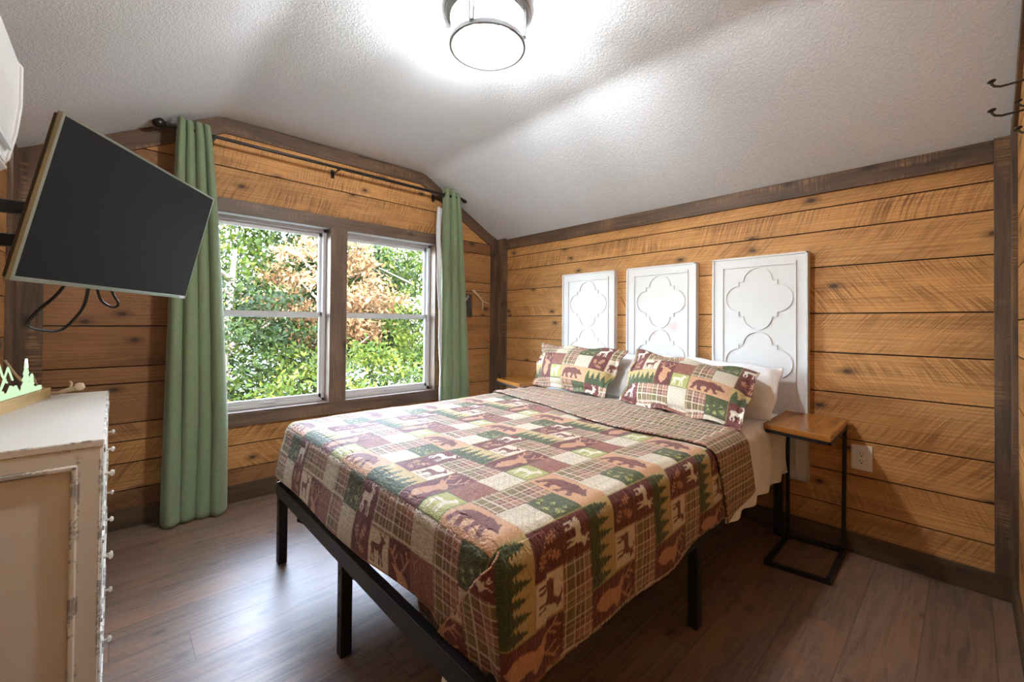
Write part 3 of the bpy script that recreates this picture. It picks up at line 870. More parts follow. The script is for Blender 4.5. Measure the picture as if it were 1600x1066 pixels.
# drape: core rectangle, rounded edge, then straight fall
ZQ = .652
cx0, cx1, cy0, cy1 = .628, 3.0, .715, 2.14           # core rectangle in fabric space (x = b, y = -a)
RAD = .055
def drape(b, y, off=0.0, zq=ZQ, puff=0.010):
    """fabric point (b along the bed, y across) -> position"""
    qx, qy = np.clip(b, cx0, cx1), np.clip(y, cy0, cy1)
    vx, vy = b - qx, y - qy
    d = np.sqrt(vx ** 2 + vy ** 2) + 1e-9
    nx, ny = vx / d, vy / d
    arc = RAD * math.pi / 2
    t = np.clip(d / arc, 0, 1) * math.pi / 2
    hor = np.where(d < arc, RAD * np.sin(t), RAD)
    dz = np.where(d < arc, RAD * (1 - np.cos(t)), RAD + (d - arc))
    fall = np.clip(d - arc, 0, 1)
    wav = puff * np.sin(b * 17 + y * 9 + 1.0) * np.clip(fall * 5, 0, 1) * .5 + puff * .7 * np.clip(fall * 8, 0, 1)
    foot = np.clip(-nx, 0, 1)
    near = np.clip((.98 - y) / .3, 0, 1)
    hor = hor + wav - foot * np.clip(fall - .05, 0, 1) * (.02 + .2 * near) + foot * np.clip((y - .98) / .25, 0, 1) * np.clip(fall / .2, 0, 1) * .034 + foot * (.004 * np.sin(np.clip(fall / .2, 0, 1) * 3.1416)) - foot * .004 + off
    x = qx + nx * hor * (d > 1e-6); yy = qy + ny * hor * (d > 1e-6)
    top = np.clip(1 - d / .03, 0, 1)
    und = (.004 * np.sin(b * 7.3 + 2 * np.sin(y * 3.1)) * np.sin(y * 6.1 + 1) + .0016 * np.sin(b * 31 + y * 17) * np.sin(y * 29 - b * 9)) * top
    z = zq - dz + und + off * top
    return np.stack([x, yy, z], -1)
st = .0036
bs = np.arange(.36, 1.86, st); ys = np.arange(.33, 2.50, st)
B, Y = np.meshgrid(bs, ys, indexing='ij')
qx, qy = np.clip(B, cx0, cx1), np.clip(Y, cy0, cy1)
dd = np.sqrt((B - qx) ** 2 + (Y - qy) ** 2)
# hem: how far the cloth reaches past the core on each side
lim = np.where(Y < cy0, .355 - .05 * np.clip((B - 1.2) / .8, 0, 1) + .008 * np.sin(B * 11), .30)
lim = np.where((B < cx0) & (Y > cy0), .322 + .030 * np.clip((Y - .9) / .3, 0, 1) + .006 * np.sin(Y * 9), lim)
lim = np.where((B < cx0) & (Y <= cy0), .27, lim)
lim = np.where((B < cx0) & (Y > cy1), .31, lim)
ok = dd < lim
mask = ok[:-1, :-1] & ok[1:, :-1] & ok[1:, 1:] & ok[:-1, 1:]
P = drape(B, Y)
UV = np.stack([-Y, B], -1)
C = patch_at(-Y, B)
hem = (lim - dd) < .012
C = np.where(hem[..., None], plaid_at(-Y, B, .05), C)
quilt = grid_obj('quilt', P, M['quilt'], None, UV, C, mask=mask)
tag(quilt, 'brown and green patchwork quilt with bears, deer and pine trees spread over the bed', 'quilt')
so = quilt.modifiers.new('thick', 'SOLIDIFY'); so.thickness = .007; so.offset = -1

# flap of the side drop wrapped round the near foot corner
ws = np.arange(-.12, .235, .0034); ss = np.arange(0.0, .33, .0034)
Wg, Sg = np.meshgrid(ws, ss, indexing='ij')         # W past the corner towards the foot side, S down
fx = cx0 - RAD - .006                                   # foot face of the quilt at the top
xc, yc, rr_ = fx + .034, .655 + .034, .034
arc = rr_ * math.pi / 2
th = np.clip(Wg / arc, 0, 1) * math.pi / 2
X = np.where(Wg < 0, xc - Wg, xc - rr_ * np.sin(th)); X = np.where(Wg > arc, xc - rr_, X)
Yy = np.where(Wg < 0, yc - rr_, yc - rr_ * np.cos(th)); Yy = np.where(Wg > arc, yc + (Wg - arc), Yy)
fl_ = np.clip(Sg - .06, 0, 1); nr_ = np.clip((.98 - Yy) / .3, 0, 1)
wf = np.clip(Wg / arc, 0, 1)
X = X + wf * (fl_ * (.02 + .2 * nr_) - .012)
Yy = Yy - .007 * np.clip(1 + Wg / .12, 0, 1) * np.clip(Sg * 6, 0, 1) * (1 - wf) - .001
rnd = np.clip(1 - Sg / .05, 0, 1)
X = X + .022 * rnd ** 2 * wf; Yy = Yy + .022 * rnd ** 2 * (1 - wf)
Z = ZQ - .012 - Sg + .004 * np.sin(Wg * 20)
Bf = xc - Wg; Af = cy0 - RAD * math.pi / 2 - (Sg - (RAD - .012))
C = patch_at(-Af, Bf)
okf = (Wg < .015 + .86 * Sg) & (Sg < .312 - .24 * np.clip(Wg, 0, 1))
edge = (Wg > .015 + .86 * Sg - .006)
C = np.where(edge[..., None], c_tan, C)  # thin highlight along the fold, painted as a tan line
mk = okf[:-1, :-1] & okf[1:, :-1] & okf[1:, 1:] & okf[:-1, 1:]
P = np.stack([X, Yy, Z], -1)
fl = grid_obj('corner_flap', P, M['quilt'], quilt, np.stack([-Af, Bf], -1), C, mask=mk)
so = fl.modifiers.new('thick', 'SOLIDIFY'); so.thickness = .006; so.offset = 0

# corner of the quilt tucked down inside the foot rail, with its care tag
Uc, Vc = np.meshgrid(np.linspace(0, 1, 50), np.linspace(0, 1, 40), indexing='ij')
Yc_ = 1.02 - .30 * Uc; Zc_ = .40 + (.245 - .40 + .055 * np.abs(Uc - .45)) * Vc
Xc_ = .606 + .008 * np.sin(Uc * 9 + Vc * 2) + .006 * Vc
tk = grid_obj('tucked_corner', np.stack([Xc_, Yc_, Zc_], -1), M['quilt'], quilt, np.stack([-Yc_, Zc_], -1), plaid_at(-Yc_, Zc_, .10))
so = tk.modifiers.new('thick', 'SOLIDIFY'); so.thickness = .006; so.offset = 0
tg = MB(); tg.obox((.596, .855, .238), ((0, 1, .25), (0, -.25, 1), (1, 0, 0)), (.026, .017, .0006))
tg = tg.build('care_tag', M['white_cloth'], quilt); tg['label'] = 'small white care tag'

# turned-down end showing the plaid reverse
ts = np.linspace(0, 1, 170); ys2 = np.arange(.35, 2.44, .0035)
Tt, Y2 = np.meshgrid(ts, ys2, indexing='ij')
fallq = np.clip((cy0 - Y2) / .3, 0, 1)
hemx = 1.655 + .17 * np.clip((Y2 - .95) / 1.1, 0, 1.2) ** 1.1 + .02 * np.sin(Y2 * 4) + .09 * fallq
headx = 2.06 + .16 * np.clip((Y2 - .8) / .5, 0, 1) - .06 * np.clip((.85 - Y2) / .2, 0, 1) + .07 * fallq
Bt = hemx + (headx - hemx) * Tt
P = drape(Bt, Y2, .012, ZQ + .002)
P[..., 2] += np.where(Y2 > cy0, .004 * np.sin(Bt * 60 + Y2 * 4), 0) * np.clip(Tt * 3, 0, 1) * np.clip((1 - Tt) * 3, 0, 1)
lim2 = np.where(Y2 < cy0, .345 - .05 * Tt, .30)
d2 = np.where(Y2 < cy0, cy0 - Y2, np.where(Y2 > cy1, Y2 - cy1, 0)); ok = d2 < lim2
mk = ok[:-1, :-1] & ok[1:, :-1] & ok[1:, 1:] & ok[:-1, 1:]
C = plaid_at(-Y2, Bt, .100)
rev = grid_obj('turned_down_end', P, M['quilt'], quilt, np.stack([-Y2, Bt], -1), C, mask=mk)
rev['label'] = 'brown plaid reverse side folded back'
so = rev.modifiers.new('thick', 'SOLIDIFY'); so.thickness = .006; so.offset = -1

# white sheet
bs3 = np.arange(1.82, 2.645, .006); ys3 = np.arange(.34, 2.46, .003)
B3, Y3 = np.meshgrid(bs3, ys3, indexing='ij')
P = drape(B3, Y3, .0, .640, .004)
fold = np.where(Y3 < cy0, .012 * np.sin(B3 * 34 + 2 * np.sin(Y3 * 9)) * np.clip((cy0 - Y3) * 5, 0, 1), .003 * np.sin(B3 * 30 + Y3 * 8))
P[..., 1] -= np.where(Y3 < cy0, fold, 0); P[..., 2] += np.where(Y3 >= cy0, fold, 0)
d3 = np.where(Y3 < cy0, cy0 - Y3, np.where(Y3 > cy1, Y3 - cy1, 0)); ok = d3 < (.36 - .03 * (B3 - 1.8))
mk = ok[:-1, :-1] & ok[1:, :-1] & ok[1:, 1:] & ok[:-1, 1:]
sh = grid_obj('bed_sheet', P, M['white_cloth'], None, None, None, mask=mk)
tag(sh, 'white sheet hanging over the mattress side between quilt and wall', 'sheet')
so = sh.modifiers.new('thick', 'SOLIDIFY'); so.thickness = .003; so.offset = -1

# pillows
def pillow(name, cs, thick, mat, colf=None, flange=0.0, n=90, m=60, wr=0.0, seed=0, back=.45):
    """cs = BL, BR, TR, TL; closed cushion bulging to both sides of the quad"""
    BL, BR, TR, TL = [np.array(c, float) for c in cs]
    s = np.linspace(0, 1, n); t = np.linspace(0, 1, m)
    S, Tq = np.meshgrid(s, t, indexing='ij')
    Q = ((1 - S) * (1 - Tq))[..., None] * BL + (S * (1 - Tq))[..., None] * BR + (S * Tq)[..., None] * TR + ((1 - S) * Tq)[..., None] * TL
    e1, e2 = (BR - BL) + (TR - TL), (TL - BL) + (TR - BR)
    nn = np.cross(e1, e2); nn /= np.linalg.norm(nn)
    fs, ft = flange / np.linalg.norm(BR - BL), flange / np.linalg.norm(TL - BL)
    a = np.clip((S - fs) / (1 - 2 * fs), 0, 1); b = np.clip((Tq - ft) / (1 - 2 * ft), 0, 1)
    bul = (np.clip(4 * a * (1 - a), 0, 1) ** .55) * (np.clip(4 * b * (1 - b), 0, 1) ** .55)
    wav = .5 * np.sin(S * 9 + seed) * np.sin(Tq * 7 + seed * 2) + .3 * np.sin(S * 23 + Tq * 17 + seed)
    if wr: wav = wav + .55 * np.sin(S * 31 + 4 * np.sin(Tq * 6 + seed)) * np.abs(S - .5) * 2 + .3 * np.sin(Tq * 40 + 5 * np.sin(S * 5))
    edgew = np.clip(1 - bul * 2, 0, 1) * .012 * np.sin(S * 16 + Tq * 12 + seed)
    c = (e1[None, None] * .5) * ((S - .5) * -.05 * (4 * Tq * (1 - Tq)) ** 2)[..., None] * -1 * 0
    pinch = (.028 * (1 - (2 * S - 1) ** 2))[..., None] * (Tq - .5)[..., None] * (-0.6) * (e2 / np.linalg.norm(e2))
    F = Q + pinch + nn * ((bul * thick * .55 + .003 + edgew + wr * wav * bul)[..., None])
    K = Q + pinch - nn * ((bul * thick * back + .003 - edgew)[..., None])
    V = np.concatenate([F.reshape(-1, 3), K.reshape(-1, 3)])
    idx = np.arange(n * m).reshape(n, m)
    q1 = np.stack([idx[:-1, :-1], idx[1:, :-1], idx[1:, 1:], idx[:-1, 1:]], -1).reshape(-1, 4)
    q2 = q1[:, ::-1] + n * m
    rim = np.concatenate([idx[:, 0], idx[-1, 1:], idx[-2::-1, -1], idx[0, -2:0:-1]])
    r2 = np.roll(rim, -1)
    q3 = np.stack([rim, rim + n * m, r2 + n * m, r2], -1)
    q = np.concatenate([q1, q2, q3])
    me = bpy.data.meshes.new(name); me.from_pydata(V.tolist(), [], q.tolist())
    lw, lh = np.linalg.norm(BR - BL), np.linalg.norm(TL - BL)
    uvv = np.concatenate([np.stack([S * lw, Tq * lh], -1).reshape(-1, 2)] * 2)
    l = me.uv_layers.new(name='UVMap'); l.data.foreach_set('uv', uvv[q.reshape(-1)].reshape(-1).astype(np.float32))
    if colf is not None:
        cc = np.ones((2 * n * m, 4), np.float32); c0 = colf(S, Tq).reshape(-1, 3); cc[:, :3] = np.concatenate([c0, c0])
        ca = me.color_attributes.new('Col', 'FLOAT_COLOR', 'POINT'); ca.data.foreach_set('color', cc.reshape(-1))
    me.polygons.foreach_set('use_smooth', [True] * len(me.polygons)); me.materials.append(mat); me.validate()
    o = bpy.data.objects.new(name, me); COL.objects.link(o)
    return o
PG = 'patchwork shams on the bed'
def sham_col(S, Tq):
    # print runs along the width; about 6.7 patches wide and 4.4 high, starting at the white deer column
    x = 1.93 + S * 6.75; y = 1.75 + Tq * 4.2
    return BLOCK[((y % 3) * CP).astype(int), ((x % 6) * CP).astype(int)]
o = pillow('pillow', [(2.145, 1.375, .672), (1.985, .675, .668), (2.375, .715, .885), (2.41, 1.425, .958)], .13, M['quilt'], sham_col, .028, 240, 150, .0, 1.0)
tag(o, 'patchwork sham pillow nearer the wooden side table with a large bear patch', 'pillow', PG)
def sham_col2(S, Tq):
    x = 3.2 + S * 6.4; y = 2.4 + Tq * 3.6
    return BLOCK[((y % 3) * CP).astype(int), ((x % 6) * CP).astype(int)]
o = pillow('pillow', [(2.235, 2.165, .672), (2.185, 1.515, .672), (2.40, 1.49, .955), (2.42, 2.245, .965)], .13, M['quilt'], sham_col2, .026, 240, 150, .0, 2.0)
tag(o, 'patchwork sham pillow farther away, on the window side of the bed', 'pillow', PG)
WG = 'white pillows behind the shams'
o = pillow('pillow', [(2.36, 1.33, .655), (2.34, .655, .655), (2.56, .66, .90), (2.58, 1.33, .93)], .16, M['white_cloth'], None, .01, 60, 44, .012, 3.0)
tag(o, 'white pillow behind the nearer patchwork sham', 'pillow', WG)
o = pillow('pillow', [(2.38, 2.12, .655), (2.36, 1.40, .655), (2.57, 1.40, .92), (2.58, 2.12, .93)], .16, M['white_cloth'], None, .01, 60, 44, .012, 5.0)
tag(o, 'white pillow behind the farther patchwork sham', 'pillow', WG)

# ------------------------------------------------------------------ headboard panels
def quatrefoil(cy, cz, ry, rz):
    """outline with four lobes and stepped corners, in (y,z)"""
    pts = []
    k, b = .43, .58                                          # lobe half width, distance of the stepped corner
    for q in range(4):
        seq = [(k * math.sin(R(-90 + 180 * i / 16)), b + (1 - b) * math.cos(R(-90 + 180 * i / 16))) for i in range(17)]
        seq += [(b, b), (b, b)]
        ca, sa = math.cos(R(-90 * q)), math.sin(R(-90 * q))
        for x, y in seq[:-1]: pts.append((x * ca - y * sa, x * sa + y * ca))
    return [(cy + p[0] * ry, cz + p[1] * rz) for p in pts]
def panel(y0, y1, label, stain=False):
    z0, z1 = .305, 1.513; xf, xb = 2.652, XR
    root = thing('headboard_panel', label, 'wall panel', (XR, (y0 + y1) / 2, z0), 'white quatrefoil panels behind the bed')
    m = M['whitepaint'] if not stain else M['whitestain']
    rel(MB().box(xf, xb, y0, y1, z0, z1).build('panel_board', m, bevel=.001), root)
    f = MB(); w_ = .010; xr = xf - .006
    f.box(xr, xf, y0, y0 + w_, z0, z1); f.box(xr, xf, y1 - w_, y1, z0, z1); f.box(xr, xf, y0, y1, z0, z0 + w_); f.box(xr, xf, y0, y1, z1 - w_, z1)
    rel(f.build('edge_strip', M['whitepaint'], bevel=.001), root)
    f = MB(); a, b, c, d = y0 + .052, y1 - .058, z0 + .05, z1 - .055; w_ = .006
    f.box(xf - .006, xf, a, a + w_, c, d + .012); f.box(xf - .006, xf, b - w_, b, c, d); f.box(xf - .006, xf, a, b, c, c + w_); f.box(xf - .006, xf, a, b, d - w_, d)
    rel(f.build('inner_frame', M['whitepaint'], bevel=.001), root)
    cy = (a + b) / 2
    for k in range(3):
        cz = 1.272 - k * .362
        pts = quatrefoil(cy, cz, .174, .178)
        f = MB(); n = len(pts)
        inn = quatrefoil(cy, cz, .166, .170)
        for i in range(n):
            j = (i + 1) % n
            A, Bq, Cq, D = pts[i], pts[j], inn[j], inn[i]
            F = [(xf - .006, *p) for p in (A, Bq, Cq, D)]; K = [(xf, *p) for p in (A, Bq, Cq, D)]
            f.quad(F); f.quad([F[0], F[1], K[1], K[0]]); f.quad([F[2], F[3], K[3], K[2]])
        rel(f.build('quatrefoil_moulding', M['whitepaint']), root)
    return root
t = NT('white_paint_with_pink_stain')
tc = t.n('TexCoord').outputs['Object']
def blob(y, z, r):
    v = t.n('VectorMath', {0: tc, 1: (-.038, y, z)}, operation='DISTANCE').outputs['Value']
    nz = t.math('MULTIPLY', t.noise(tc, 26, 3), .05)
    return t.ramp(t.math('ADD', v, nz), [(r * .4 + .02, (1, 1, 1, 1)), (r + .03, (0, 0, 0, 1))])
f = t.math('MAXIMUM', t.math('MULTIPLY', blob(-.10, .80, .04), .35), t.math('MULTIPLY', blob(.035, .755, .008), .4))
t.bsdf(t.mix(f, rgb(222, 224, 226), rgb(236, 130, 140)), .45)
M['whitestain'] = t.m
panel(.570, 1.058, 'tall white quatrefoil panel right behind the wooden side table, nearest of the three')
panel(1.157, 1.652, 'white quatrefoil panel with a faint pink stain, middle of the three', True)
panel(1.752, 2.244, 'white quatrefoil panel nearest the window wall')

# ------------------------------------------------------------------ side tables
def side_table(base, top, zf, zb, label):
    """base / top: front-far, front-near, back-near, back-far corners (x,y); cantilever C shape, posts at the wall"""
    root = thing('side_table', label, 'side table', (base[2][0] - .2, (base[0][1] + base[1][1]) / 2, 0), 'wood and black steel side tables beside the bed')
    s = .020
    P3 = lambda p, z: Vector((p[0], p[1], z))
    f = MB(); h = s / 2
    b = [P3(p, h) for p in base]
    for i in range(4):
        a_, c_ = b[i], b[(i + 1) % 4]; d = (c_ - a_).normalized() * h
        f.bar(a_ - d, c_ + d, s, s)
    rel(f.build('base_frame', M['black'], bevel=.0015), root)
    for pb, pt in ((base[2], top[2]), (base[3], top[3])):
        g = MB(); g.bar(P3(pb, s), (pt[0] - .012, pt[1] + (0.012 if pb is base[2] else -.012), zb - .035), s * .8, s, (1, 0, 0))
        rel(g.build('post', M['black'], bevel=.0015), root)
    z4 = [zf, zf, zb, zb]
    u = MB()
    tp = [P3(p, z4[i] - .026 - .008) for i, p in enumerate(top)]
    ctr = sum(tp, Vector()) / 4
    ti = [p + (ctr - p) * .06 for p in tp]
    for i in range(4): u.bar(ti[i], ti[(i + 1) % 4], .018, .016)
    rel(u.build('top_frame', M['black'], bevel=.001), root)
    w_ = MB()
    A = [P3(p, z4[i]) for i, p in enumerate(top)]; Bq = [p - Vector((0, 0, .026)) for p in A]
    uvs = [(0, 0), (0, .28), (.4, .28), (.4, 0)]
    w_.quad(A, uvs); w_.quad(Bq[::-1], uvs[::-1])
    for i in range(4):
        j = (i + 1) % 4
        ln = (A[i] - A[j]).length
        w_.quad([A[i], A[j], Bq[j], Bq[i]], [(0, i), (ln, i), (ln, i + .026), (0, i + .026)])
    rel(w_.build('tabletop', M['tabletop'], bevel=.002), root)
    return root
side_table([(2.245, .645), (2.275, .415), (2.640, .42), (2.615, .65)], [(2.286, .672), (2.222, .398), (2.668, .405), (2.655, .672)], .650, .661,
           'C-shaped side table with wood top and black frame, near the outlet')
side_table([(2.29, 2.66), (2.27, 2.36), (2.63, 2.36), (2.64, 2.66)], [(2.31, 2.655), (2.215, 2.29), (2.655, 2.30), (2.655, 2.66)], .664, .664,
           'wood topped side table in the corner by the window wall, behind the bed')

# outlet
root = thing('electrical_outlet', 'white duplex wall outlet beside the near side table', 'outlet', (XR, .355, .475))
oy, oz = .356, .474
mb = MB(); mb.box(XR - .006, XR, oy - .041, oy + .041, oz - .061, oz + .061); rel(mb.build('cover_plate', M['plate'], bevel=.002), root)
mb = MB(); mb.box(XR - .009, XR - .005, oy - .017, oy + .017, oz - .034, oz + .034); rel(mb.build('receptacle', M['plate'], bevel=.001), root)
mb = MB()
for dz in (-.017, .017):
    for dy, hh in ((-.006, .004), (.006, .005)): mb.box(XR - .0096, XR - .0085, oy + dy - .001, oy + dy + .001, oz + dz - hh + .003, oz + dz + hh + .003)
    mb.box(XR - .0096, XR - .0085, oy - .0025, oy + .0025, oz + dz - .011, oz + dz - .006)
rel(mb.build('socket_slots', M['hole']), root)

# ------------------------------------------------------------------ curtains
rodY, rodZ = 2.975, 2.186
def curtain(xb, xt, zt_, zb, nf, amp, label, lining_side=None, seed=0.0):
    root = thing('curtain', label, 'curtain', ((xb[0] + xb[1]) / 2, rodY, zb), 'green curtains on the rod')
    n, m = 200, 90
    s = np.linspace(0, 1, n); t = np.linspace(0, 1, m)
    S, Tq = np.meshgrid(s, t, indexing='ij')
    wdt = Tq ** 1.0
    x0 = xt[0] + (xb[0] - xt[0]) * np.clip(Tq * 1.05, 0, 1) ** .8; x1 = xt[1] + (xb[1] - xt[1]) * np.clip(Tq * 1.3, 0, 1) ** .7
    ph = S * nf * 2 * math.pi + .35 * np.sin(S * 5 + Tq * 2.2 + seed)
    am = amp * (.72 + .35 * Tq) * (1 + .25 * np.sin(S * 7 + seed))
    X = x0 + (x1 - x0) * S + .018 * np.sin(ph * 1.0 + 1.2) * (.5 + Tq)
    Yq = rodY + am * np.sin(ph) - .006 * np.sin(Tq * 5 + S * 11)
    Yq = np.minimum(Yq, 3.06)
    Z = zt_ + (zb - zt_) * Tq + .012 * np.sin(ph) * Tq ** 6
    P = np.stack([X, Yq, Z], -1)
    o = grid_obj('drape', P, M['curtain'], None); rel(o, root)
    so_ = o.modifiers.new('thick', 'SOLIDIFY'); so_.thickness = .004; so_.offset = 0
    # stitched hem lines
    if lining_side:
        Tl = np.linspace(.075, 1, 60); Sl = np.linspace(0, 1, 8)
        A, Bq = np.meshgrid(Sl, Tl, indexing='ij')
        xe = np.interp(Bq, t, X[0]); ye = np.interp(Bq, t, Yq[0])
        wl = .05 * np.clip(1.35 - Bq * 1.6, .25, 1) 
        PX = xe - wl * A + .004 * np.sin(Bq * 30); PY = ye + .012 + .012 * np.sin(A * 6 + Bq * 8)
        PZ = zt_ + (zb - zt_) * Bq
        l = grid_obj('lining', np.stack([PX, PY, PZ], -1), M['lining'], None); rel(l, root)
        s2 = l.modifiers.new('thick', 'SOLIDIFY'); s2.thickness = .002
    # grommets where the cloth crosses the rod
    row = int(m * .028)
    for k in (range(0, 1) if lining_side else ()):
        i = min(n - 1, int((k + .5) / (nf * 2) * n))
        c = (X[i, row], Yq[i, row] * .35 + rodY * .65, rodZ)
        g = MB()
        pts = [(c[0] + .004 * math.sin(a), c[1] + .021 * math.cos(a), c[2] + .021 * math.sin(a)) for a in [2 * math.pi * q / 16 for q in range(16)]]
        g.tube(pts, .0045, 6, closed=True); rel(g.build('grommet', M['rod'], smooth=True), root)
    return root
curtain((.178, .468), (.226, .372), 2.235, .015, 4, .042, 'long sage green curtain left of the windows, behind the television', None, .4)
curtain((1.955, 2.245), (1.975, 2.135), 2.245, .015, 3, .032, 'sage green curtain right of the windows with white lining showing', True, 1.7)
root = thing('curtain_rod', 'dark metal curtain rod with ball finials over both windows', 'curtain rod', (1.17, rodY, rodZ))
rel(MB().tube([(.19, rodY, rodZ), (1.18, rodY, rodZ)], .0095, 14).build('rod', M['rod'], smooth=True), root)
rel(MB().tube([(1.16, rodY, rodZ), (2.165, rodY, rodZ)], .0115, 14).build('rod', M['rod'], smooth=True), root)
for x, sg in ((.19, -1), (2.165, 1)):
    prof = [(0, .045), (.014, .043), (.024, .035), (.029, .02), (.028, .008), (.02, -.004), (.013, -.01), (.015, -.014), (.013, -.02), (.0, -.02)]
    rel(MB().lathe((x + sg * .02, rodY, rodZ), prof, 20, (sg, 0, 0)).build('finial', M['rod'], smooth=True), root)
for x in (.40, 1.115, 1.95):
    b = MB(); b.tube([(x, rodY, rodZ - .012), (x, rodY + .04, rodZ - .016), (x, YW - .006, rodZ - .016)], .006, 8); b.box(x - .012, x + .012, YW - .008, YW, rodZ - .045, rodZ + .015)
    b.box(x - .008, x + .008, rodY - .012, rodY + .012, rodZ - .02, rodZ - .011)
    rel(b.build('bracket', M['rod'], bevel=.001), root)

# ------------------------------------------------------------------ television
tv = thing('television', 'flat television with silver edge turned toward the bed on a wall arm', 'television', (.0509, 1.8520, 1.4192), None, (R(13.491), R(0.451), 0))
tvM = Matrix.Translation((.0509, 1.8520, 1.4192)) @ Matrix.Rotation(R(57.284), 4, 'Z') @ Matrix.Rotation(R(13.491), 4, 'X') @ Matrix.Rotation(R(.451), 4, 'Y')
tv.matrix_world = tvM
tv.rotation_euler = tvM.to_euler(); tv.location = tvM.translation
W2, H2 = .365, .215
def tvp(mb, nm, mat, bevel=.001): return mb.build(nm, M[mat], tv, bevel=bevel)
b = MB(); e = .009
b.box(-W2, -W2 + e, -.001, .010, -H2, H2); b.box(W2 - e * .45, W2, -.001, .010, -H2, H2); b.box(-W2, W2, -.001, .010, H2 - e * .7, H2); b.box(-W2, W2, -.001, .010, -H2, -H2 + e * 1.3)
tvp(b, 'bezel', 'bezel')
tvp(MB().box(-W2 + e * .9, W2 - e * .4, -.0006, .0085, -H2 + e * 1.2, H2 - e * .6), 'screen', 'screen', 0)
b = MB(); b.box(-W2 + .003, W2 - .003, .009, .022, -H2 + .004, H2 - .004); b.box(-.2, .2, .022, .062, -.15, .12)
tvp(b, 'back_casing', 'tvback', .004)
tvp(MB().box(W2 - .045, W2 - .012, -.0016, .0, -H2 + .003, -H2 + .010), 'badge', 'plastic', 0)
root = thing('television_mount', 'black swing arm holding the television to the left wall', 'tv mount', (XL, 1.75, 1.37))
for z0 in (1.403, 1.312):
    b = MB(); b.bar((XL + .02, 1.745, z0 + .018), (-.058, 1.79, z0 + .022), .03, .034); rel(b.build('arm', M['black'], bevel=.003), root)
b = MB(); b.box(XL, XL + .022, 1.69, 1.80, 1.15, 1.5); rel(b.build('wall_plate', M['black'], bevel=.003), root)
b = MB(); b.obox(tvM @ Vector((0, .075, -.02)), [tvM.to_3x3().col[0], tvM.to_3x3().col[1], tvM.to_3x3().col[2]], (.11, .008, .11)); rel(b.build('mounting_plate', M['black'], bevel=.002), root)
def cord(name, pts, r, label):
    # smooth curve through the points
    P_ = [Vector(p) for p in pts]; out = []
    for i in range(len(P_) - 1):
        p0, p1, p2, p3 = P_[max(i - 1, 0)], P_[i], P_[i + 1], P_[min(i + 2, len(P_) - 1)]
        for k in range(8):
            t_ = k / 8
            out.append(.5 * ((2 * p1) + (-p0 + p2) * t_ + (2 * p0 - 5 * p1 + 4 * p2 - p3) * t_ ** 2 + (-p0 + 3 * p1 - 3 * p2 + p3) * t_ ** 3))
    out.append(P_[-1])
    o = MB().tube(out, r, 8).build(name, M['cord'], smooth=True)
    return tag(o, label, 'cord')
cord('power_cord', [(-.08, 1.85, 1.30), (-.125, 1.84, 1.20), (-.17, 1.85, 1.14), (-.19, 1.88, 1.10), (-.165, 1.95, 1.085), (-.13, 2.0, 1.085), (-.10, 1.98, 1.12), (-.075, 1.95, 1.17), (-.06, 1.9, 1.25), (-.03, 1.88, 1.32)], .0045, 'black cord drooping in a long loop below the television')
cord('cable', [(-.055, 1.93, 1.28), (-.04, 1.98, 1.19), (-.01, 2.02, 1.163), (.005, 2.02, 1.175), (-.01, 1.99, 1.21), (-.03, 1.93, 1.28)], .004, 'short black cable loop right of the long cord, below the television')

# ------------------------------------------------------------------ air conditioner
ac = thing('air_conditioner', 'white split air conditioner high on the left wall', 'air conditioner', (XL, .95, 1.38))
prof = [(0, 1.372), (.06, 1.372), (.13, 1.385), (.175, 1.41), (.197, 1.445), (.207, 1.50), (.213, 1.56), (.213, 1.64), (.20, 1.657), (.17, 1.665), (0, 1.665)]
def acx(nm, poly, y0, y1, mat='plastic', bevel=.003):
    mb = MB(); mb.prism(poly, (0, 1, 0), y0, y1, (XL, 0, 0), (1, 0, 0), (0, 0, 1)); return rel(mb.build(nm, M[mat], bevel=bevel), ac)
acx('casing', prof, .53, 1.335)
acx('end_cap', [(x * 1.02 if x else 0, z) for x, z in prof], 1.328, 1.342)
acx('louver', [(.11, 1.374), (.20, 1.425), (.204, 1.418), (.13, 1.362), (.11, 1.362)], .56, 1.30)
for k, (x, z) in enumerate(((.203, 1.462), (.194, 1.437), (.178, 1.415))):
    acx('front_groove', [(x - .004, z + .004), (x + .005, z + .003), (x + .004, z - .004), (x - .006, z - .003)], .56, 1.31, 'vinyl', 0)
for k in range(3):
    acx('vent_slat', [(.09 + k * .03, 1.352 + k * .012), (.13 + k * .03, 1.372 + k * .012), (.133 + k * .03, 1.368 + k * .012), (.094 + k * .03, 1.346 + k * .012)], .58, 1.28, bevel=0)

# ------------------------------------------------------------------ dresser
dx0, dx1, dy0, dy1, dh = -.348, -.018, 1.580, 2.642, .80
dr = thing('dresser', 'distressed cream painted dresser against the left wall', 'dresser', ((dx0 + dx1) / 2, (dy0 + dy1) / 2, 0))
def dp(mb, nm, mat='dresser', bevel=.002): return rel(mb.build(nm, M[mat], bevel=bevel), dr)
dp(MB().box(dx0, dx1 - .012, dy0 + .012, dy1 - .004, .0, dh - .02), 'carcass')
dp(MB().box(dx0, dx1, dy0, dy1, dh - .02, dh), 'top', bevel=.003)
b = MB()                                              # end panel stiles, rails and bead
ye = dy0 + .002
b.box(dx0, dx0 + .05, ye, dy0 + .012, 0, dh - .02); b.box(dx1 - .05, dx1 - .006, ye, dy0 + .012, 0, dh - .02)
b.box(dx0 + .05, dx1 - .05, ye, dy0 + .012, dh - .062, dh - .02); b.box(dx0 + .05, dx1 - .05, ye, dy0 + .012, 0, .07)
dp(b, 'end_frame')
b = MB()
